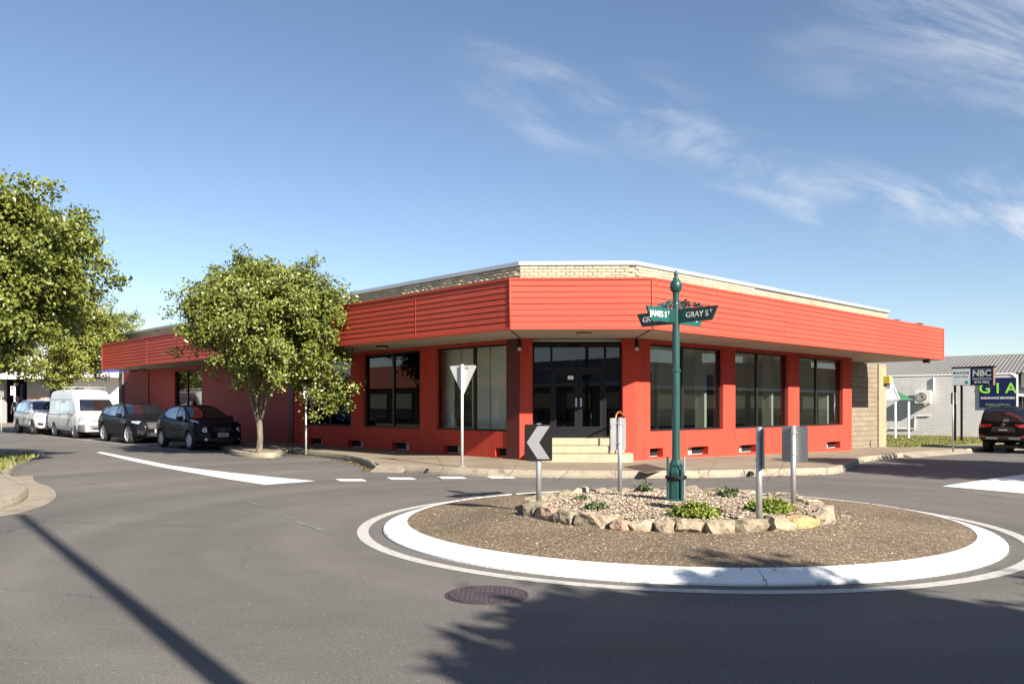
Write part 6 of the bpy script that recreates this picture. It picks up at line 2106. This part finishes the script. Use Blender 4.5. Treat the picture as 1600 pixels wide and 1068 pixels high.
def make_tree(label, base, trunk_h, z0, z1, rx, ry, seed, n=150, sub=5, per=44, size=.105, m='leaf', group='street trees', prof=ROUND, cxy=None, lean=(0, 0), lump=.22, tr=.15, big=.30, small=.14, limbs=None, extra=()):
    bz = zg(base.x, base.y) + .12
    root = thing('street_tree', label, 'tree', (base.x, base.y, bz), 0, group)
    rg_ = np.random.default_rng(seed)
    cx, cy = cxy if cxy else (base.x, base.y)
    top = Vector((base.x + lean[0], base.y + lean[1], bz + trunk_h))
    mid = (base.x + lean[0] * .4 + .03, base.y + lean[1] * .4, bz + trunk_h * .5)
    at_root(MB().tube([(base.x, base.y, bz - .15), (base.x, base.y, bz + .05), mid, top], [tr * 1.5, tr * 1.08, tr * .95, tr * .95], 12).build('trunk', M['bark'], smooth=True), root)
    pts, nr_ = crown_points(rg_, n, cx, cy, z0, z1, rx, ry, prof, lump, seed * 1.7)
    for (x, y, z, k, r_) in extra:
        for _ in range(k):
            q = rg_.normal(0, r_, 3)
            pts.append((x + q[0], y + q[1], z + q[2] * .8)); nr_.append((.3, -.6, .5))
    # clumps, each of several sprays
    sp_, sn_ = [], []
    for c_, v_ in zip(pts, nr_):
        for _ in range(sub):
            q = rg_.normal(0, big, 3)
            sp_.append((c_[0] + q[0], c_[1] + q[1], c_[2] + q[2] * .8))
            w_ = Vector(v_) + Vector((q[0], q[1], q[2])) * .8
            w_.normalize(); sn_.append(tuple(w_))
    # upright sprays breaking the outline
    for _ in range(int(n * .35)):
        k = rg_.integers(0, len(pts))
        c_, v_ = Vector(pts[k]), Vector(nr_[k])
        if v_.z < -.2: continue
        q = c_ + v_ * rg_.uniform(.25, .55) + Vector((0, 0, rg_.uniform(.1, .4)))
        sp_.append(tuple(q)); sn_.append(tuple(v_))
    nl = 8
    for k in range(nl):
        an = 2 * math.pi * k / nl + .4
        f = .55 if k % 2 else .8
        h = z0 + (z1 - z0) * (.5 if k % 2 else .68)
        e = Vector((cx + rx * f * .75 * math.cos(an), cy + ry * f * .75 * math.sin(an), h))
        st_ = top + Vector((0, 0, -.12 * (k % 3)))
        m1 = st_.lerp(e, .35) + Vector((0, 0, .18))
        m2 = st_.lerp(e, .7) + Vector((rg_.normal(0, .1), rg_.normal(0, .1), .12))
        r0 = tr * (.60 if k in (0, 3, 4) else .34)
        at_root(MB().tube([st_ - Vector((0, 0, .1)), m1, m2, e], [r0, r0 * .8, r0 * .5, r0 * .2], 7).build('limb', M['bark'], smooth=True), root)
    cr = leaves('crown', sp_, sn_, size, per, small, M[m], None, seed)
    at_root(cr, root)
    return root
# the round tree in front of the red wall
tb = G(405, 706.5, PH)
make_tree('round green street tree with forked trunk growing from the kerb before the red wall', tb, 1.0, 2.18, 5.62, 2.22, 2.2, 4, n=185, sub=6, per=60, size=.102, cxy=(tb.x + .22, tb.y), lump=.22, tr=.092,
          extra=[(tb.x + 1.95, tb.y - .3, 2.15, 5, .24), (tb.x + 1.4, tb.y - .3, 2.5, 5, .3)])
# near tree at the left edge
make_tree('large dense tree cut by the left picture edge', V2(-13.4, 19.0), 1.6, 2.35, 6.35, 2.3, 2.3, 9, n=215, sub=6, per=70, size=.108, cxy=(-12.1, 18.6), lump=.26, tr=.16)
pt_ = on_K(84, 13.3)
make_tree('paler tree between the white wagon and the van', pt_, 1.7, 2.5, 7.0, 2.5, 2.4, 17, n=160, sub=6, per=52, size=.115, m='leaf_pale', cxy=(-22.3, 41.8), lump=.28, tr=.13)
# trees outside the picture whose shade lies across the junction; broad one added
make_tree('tree beside the photographer shading the near side of the roundabout', V2(8.16, -2.98), 1.9, 1.9, 6.5, 1.95, 1.95, 23, n=300, sub=6, per=70, size=.26, lump=.14, big=.24, small=.22)
make_tree('unseen broad tree behind the photographer, added to block sky light', V2(13.2, -3.4), 1.9, 2.0, 6.6, 2.6, 2.6, 24, n=200, sub=5, per=36, size=.26, lump=.2, big=.34, small=.22)  # added out of view to block sky light and deepen the near shade
make_tree('tree across the right-hand street shading the road', V2(15.0, 15.3), 1.9, 2.7, 5.5, 2.1, 2.1, 29, n=130, sub=5, per=30, size=.22, big=.34, small=.22)
make_tree('second tree along the right-hand street', V2(19.2, 18.2), 1.9, 2.7, 5.5, 2.4, 2.4, 31, n=140, sub=5, per=30, size=.22, big=.34, small=.22)
# kerbed bed of the pale tree
bed_o = Frame(pt_, UL, UR)
MB().fbox(bed_o, -.7, .7, -.55, 1.2, -.1, zg(pt_.x, pt_.y) + .14).build('tree_bed', M['concrete'], pavement, bevel=.03)
# low plants in the gravel
M['succ'] = leaf_mat('groundcover_leaf', (0.10, 0.16, 0.018), (0.24, 0.27, 0.045), .5, .15)
M['herb'] = leaf_mat('herb_leaf', (0.06, 0.10, 0.04), (0.13, 0.17, 0.07), .6, .15)
def low_plant(label, px, py, rx, h, n, size, m, seed, spiky=False):
    zb2 = .27
    d = (CH - zb2) * F / (py - HOR)
    x = (px - 800) / F * d
    rr = (V2(x, d) - IC).length
    zb2 = bed_z(min(rr, BED))
    d = (CH - zb2) * F / (py - HOR); x = (px - 800) / F * d
    root = thing('ground_plant', label, 'plant', (x, d, zb2), 0, 'low plants in the gravel bed')
    rg_ = np.random.default_rng(seed)
    c_, n_ = [], []
    for _ in range(n):
        a = rg_.random() * 6.283; q = math.sqrt(rg_.random())
        hh = h * (1 - .7 * q * q) * rg_.uniform(.3, 1.0)
        c_.append((x + rx * q * math.cos(a) * (1 + .2 * math.sin(3 * a)), d + rx * .75 * q * math.sin(a), zb2 + hh))
        n_.append((q * math.cos(a) * .6, q * math.sin(a) * .6, .8))
    at_root(leaves('foliage', c_, n_, size, 7, size * .6, M[m], None, seed, droop=-.55 if spiky else -.25), root)
    mb = MB()
    for k in range(9):
        a = k * .7
        mb.tube([(x, d, zb2 - .01), (x + rx * .35 * math.cos(a), d + rx * .3 * math.sin(a), zb2 + h * .5), (x + rx * .7 * math.cos(a), d + rx * .5 * math.sin(a), zb2 + h * .55)], .006, 4)
    at_root(mb.build('stems', M['bark']), root)
low_plant('bright green ground cover plant spilling to the front stones below the post', 1088, 806, .27, .15, 260, .045, 'succ', 41)
low_plant('bright green ground cover plant behind the edge-on chevron sign', 1203, 799, .27, .15, 260, .045, 'succ', 42)
low_plant('small dark herb tuft in the gravel at the left front', 932, 795, .13, .08, 45, .045, 'herb', 43, True)
low_plant('small grey-green tuft left of the plain sign back', 908, 781, .10, .05, 26, .04, 'herb', 44, True)
low_plant('spiky tuft between the plain sign back and the green post', 1008, 769, .11, .14, 30, .06, 'herb', 45, True)
low_plant('spiky tuft right of the green post at the back of the bed', 1137, 777, .12, .13, 30, .06, 'herb', 46, True)
# fallen leaves along the gutters
M['litter'] = island_rand('fallen_leaf', [(0, (.12, .05, .018)), (.5, (.09, .042, .018)), (.85, (.20, .12, .03)), (1.0, (.36, .28, .05))])
def litter(name, pts, label, seed):
    rg_ = np.random.default_rng(seed)
    vs, fs = [], []
    for (x, y, z_) in pts:
        a = rg_.random() * 6.28; s_ = rg_.uniform(.02, .045)
        ca_, sa_ = math.cos(a) * s_, math.sin(a) * s_
        t1, t2 = rg_.uniform(0, .02, 2)
        b = len(vs)
        vs += [(x - ca_, y - sa_, z_ + .003), (x + sa_ * .6, y - ca_ * .6, z_ + .004 + t1), (x + ca_, y + sa_, z_ + .006), (x - sa_ * .6, y + ca_ * .6, z_ + .004 + t2)]
        fs += [(b, b + 1, b + 2), (b, b + 2, b + 3)]
    return tag(MB().add(vs, fs).build(name, M['litter'], recalc=False), label, 'leaves', kind='stuff')
rg_ = np.random.default_rng(77)
lp_ = []
gut = chaikin(kerb_c)
for _ in range(420):
    i = rg_.integers(0, len(gut) - 1)
    p = gut[i].lerp(gut[i + 1], rg_.random()); t = (gut[i + 1] - gut[i]).normalized(); nn = V2(t.y, -t.x)
    p = p + nn * (.05 + abs(rg_.normal(0, .10)))
    lp_.append((p.x, p.y, zg(p.x, p.y)))
gut = chaikin(kerb_d)
for _ in range(60):
    i = rg_.integers(0, len(gut) - 1)
    p = gut[i].lerp(gut[i + 1], rg_.random()); t = (gut[i + 1] - gut[i]).normalized(); nn = V2(t.y, -t.x)
    p = p + nn * (.03 + abs(rg_.normal(0, .04)))
    lp_.append((p.x, p.y, zg(p.x, p.y)))
for px, py, n in ((94, 713, 1), (120, 730, 1), (300, 707, 2), (20, 742, 6), (60, 735, 3), (225, 770, 1), (360, 716, 8), (420, 718, 10)):
    for _ in range(n):
        p = G(px + rg_.normal(0, 6), py + rg_.normal(0, 1.0))
        lp_.append((p.x, p.y, zg(p.x, p.y)))
litter('leaf_litter', lp_, 'brown and yellow fallen leaves along the kerb and on the road', 5)

# ================================================================ the pedestrian at the far left
def person(px, depth):
    x = (px - 800) / F * depth
    z0 = zg(x, depth) + PH
    root_loc = (x, depth, z0)
    J = {'pel': (0, 0, .98), 'wai': (0, .01, 1.12), 'che': (0, .0, 1.36), 'nek': (0, 0, 1.52), 'hd0': (.0, -.02, 1.60), 'hd1': (0, -.02, 1.70), 'hd2': (0, -.01, 1.77),
         'sL': (.19, 0, 1.45), 'eL': (.26, .02, 1.17), 'wL': (.24, -.10, .93), 'hL': (.23, -.14, .84), 'sR': (-.19, 0, 1.45), 'eR': (-.27, .03, 1.17), 'wR': (-.28, -.06, .93), 'hR': (-.28, -.09, .84),
         'hpL': (.10, 0, .92), 'kL': (.11, -.07, .51), 'aL': (.11, .04, .09), 'tL': (.12, -.13, .04), 'hpR': (-.10, 0, .92), 'kR': (-.11, .02, .50), 'aR': (-.11, .12, .10), 'tR': (-.12, -.04, .04)}
    Rd = {'pel': .155, 'wai': .15, 'che': .17, 'nek': .06, 'hd0': .085, 'hd1': .10, 'hd2': .07, 'sL': .07, 'eL': .048, 'wL': .035, 'hL': .04, 'sR': .07, 'eR': .048, 'wR': .035, 'hR': .04,
          'hpL': .10, 'kL': .065, 'aL': .045, 'tL': .045, 'hpR': .10, 'kR': .065, 'aR': .045, 'tR': .045}
    E = [('pel', 'wai'), ('wai', 'che'), ('che', 'nek'), ('nek', 'hd0'), ('hd0', 'hd1'), ('hd1', 'hd2'), ('che', 'sL'), ('sL', 'eL'), ('eL', 'wL'), ('wL', 'hL'), ('che', 'sR'), ('sR', 'eR'), ('eR', 'wR'), ('wR', 'hR'),
         ('pel', 'hpL'), ('hpL', 'kL'), ('kL', 'aL'), ('aL', 'tL'), ('pel', 'hpR'), ('hpR', 'kR'), ('kR', 'aR'), ('aR', 'tR')]
    names = list(J)
    me = bpy.data.meshes.new('person')
    me.from_pydata([J[n_] for n_ in names], [(names.index(a), names.index(b)) for a, b in E], [])
    ob = bpy.data.objects.new('person', me); COL.objects.link(ob)
    sk = ob.modifiers.new('s', 'SKIN'); ob.modifiers.new('u', 'SUBSURF').levels = 2
    for n_, v in zip(names, me.skin_vertices[0].data):
        rr = Rd[n_]
        v.radius = (rr, rr * (.72 if n_ in ('pel', 'wai', 'che') else 1))
        v.use_root = (n_ == 'pel')
    em = evaluated(ob)
    bpy.data.objects.remove(ob)
    mats = [mat('skin', (.52, .27, .19), .5), mat('dark_vest', (.045, .042, .045), .8), mat('pale_shirt', (.62, .62, .62), .8), mat('light_trousers', (.42, .40, .36), .8), mat('shoes', (.04, .035, .03), .6), mat('white_hair', (.6, .55, .5), .8)]
    em.materials.clear()
    for m_ in mats: em.materials.append(m_)
    for p_ in em.polygons:
        c_ = p_.center
        k = 1
        if c_.z > 1.53: k = 0
        elif abs(c_.x) > .20: k = 2 if c_.z > 1.24 else 0
        elif c_.z < .10: k = 4
        elif c_.z < 1.0: k = 3
        elif abs(c_.x) < .05 and c_.y < 0 and c_.z > 1.18: k = 2
        if abs(c_.x) > .2 and c_.z < 1.2: k = 0
        p_.material_index = k
        p_.use_smooth = True
    o = bpy.data.objects.new('person', em)
    o.location = root_loc; o.rotation_euler = (0, 0, R(18))
    link(o)
    tag(o, 'pedestrian in a dark vest over a pale shirt walking behind the white wagon', 'person')
    cap = MB().lathe([(.112, .0), (.114, .03), (.10, .075), (.06, .105), (.01, .115)], (0, -.012, 1.715), 16).build('cap', mat('salmon_cap', (.60, .25, .17), .7), o, smooth=True)
    MB().add([(-.08, -.10, 1.722), (.08, -.10, 1.722), (.06, -.20, 1.71), (-.06, -.20, 1.71), (-.08, -.10, 1.73), (.08, -.10, 1.73), (.06, -.20, 1.718), (-.06, -.20, 1.718)], [(0, 3, 2, 1), (4, 5, 6, 7), (0, 1, 5, 4), (1, 2, 6, 5), (2, 3, 7, 6), (3, 0, 4, 7)]).build('cap_peak', cap.data.materials[0], cap)
    MB().lathe([(.012, -.02), (.02, 0), (.008, .035)], (0, -.118, 1.655), 8).build('nose', mats[0], o, smooth=True)
    for s_ in (1, -1):
        MB().lathe([(.004, -.012), (.012, 0), (.004, .012)], (s_ * .036, -.098, 1.685), 8).build('eye', M['void'], o)
        MB().lathe([(.008, -.03), (.02, 0), (.008, .03)], (s_ * .10, -.01, 1.67), 8).build('ear', mats[0], o, smooth=True)
    return o
person(27, 46.6)

# ================================================================ the other side of the junction (outside the picture: shade and reflections)
M['pole_wood'] = mat('weathered_pole', (.20, .17, .14), .9, var=.25, scale=8, stretch=(1, 1, .1))
pp = V2(3.06, -1.55)
pole = thing('power_pole', 'tall round power pole beside the photographer', 'power pole', (pp.x, pp.y, 0))
at_root(MB().tube([(pp.x, pp.y, -.1), (pp.x, pp.y, 5), (pp.x, pp.y, 9.9)], [.105, .09, .07], 16).build('shaft', M['pole_wood'], smooth=True), pole)
# wires across to the right-hand street
wire = MB()
a_, b_ = Vector((pp.x, pp.y, 9.7)), Vector((30, 11, 8.6))
M['brickred'] = brick_mat('red_brown_brick', UR, (.26, .10, .06), (.21, .08, .05), (.3, .26, .22), .24, .086, .012, .6, .85, .15)
M['tile'] = mat('terracotta_roof', (.30, .095, .055), .8, var=.2, scale=3)
M['darkfront'] = mat('dark_shopfront', (.16, .15, .14), .6)
def row_shop(label, fr, s0, s1, zt, awn, m, steps):
    r_ = thing('shop_building', label, 'building', (*fr.p((s0 + s1) / 2, 0, 0)[:2], 0))
    at_root(MB().fbox(fr, s0, s1, -8, 0, -.3, zt).build('wall', m), r_)
    for k, (a, b, h) in enumerate(steps):
        at_root(MB().fbox(fr, a, b, -.4, -.002, zt + .002, zt + h).build('parapet', m), r_)
    if awn:
        at_root(MB().fbox(fr, s0, s1, .003, 1.6, 2.9, 3.15).build('awning', M['render_white']), r_)
    w = s0 + .8
    while w + 2.6 < s1:
        f = at_root(MB().fbox(fr, w, w + 2.4, .003, .05, .6, 2.6).build('window', M['blackframe']), r_)
        MB().fbox(fr, w + .08, w + 2.32, .052, .06, .68, 2.52).build('pane', M['carglass'], f)
        w += 3.2
    return r_
FO = Frame(V2(0, 0) - UL * 11.5, UR, UL)
row_shop('low dark shop row across the right-hand street', FO, 36, 62, 5.0, True, M['darkfront'], [(36, 44, .7), (44.1, 50, .3), (56, 59, 1.0)])
row_shop('brown brick shop row further along the right-hand street', FO, 62.5, 110, 5.4, True, M['brickred'], [(66, 78, .8), (84, 90, .4)])
row_shop('shop row behind the photographer on the right-hand street', FO, -12, 35, 4.8, True, M['render_grey'], [(0, 10, .6), (20, 26, .5)])
FB = Frame(V2(-14, -24), V2(1, 0), V2(0, 1))
row_shop('flat-roofed shop facing the junction from behind the photographer', FB, 0, 24, 4.7, True, M['darkfront'], [(3, 9, .3)])
FO2 = Frame(V2(0, 0) - UR * 6.5, UL, UR)
r2 = row_shop('terracotta-roofed brick building across the left-hand street', FO2, 30, 62, 3.0, False, M['brickred'], [])
row_shop('grey walled building further down the left-hand street', FO2, 63, 95, 4.4, False, M['render_grey'], [(66, 80, .5)])
q = [(10 - .4, 2.95), (30.4, 2.95)]
at_root(MB().add([FO2.p(29.6, .6, 2.95), FO2.p(62.4, .6, 2.95), FO2.p(62.4, -4, 5.0), FO2.p(29.6, -4, 5.0), FO2.p(29.6, -8.6, 2.95), FO2.p(62.4, -8.6, 2.95)], [(0, 1, 2, 3), (3, 2, 5, 4), (0, 3, 4), (1, 5, 2)]).build('roof', M['tile']), r2)
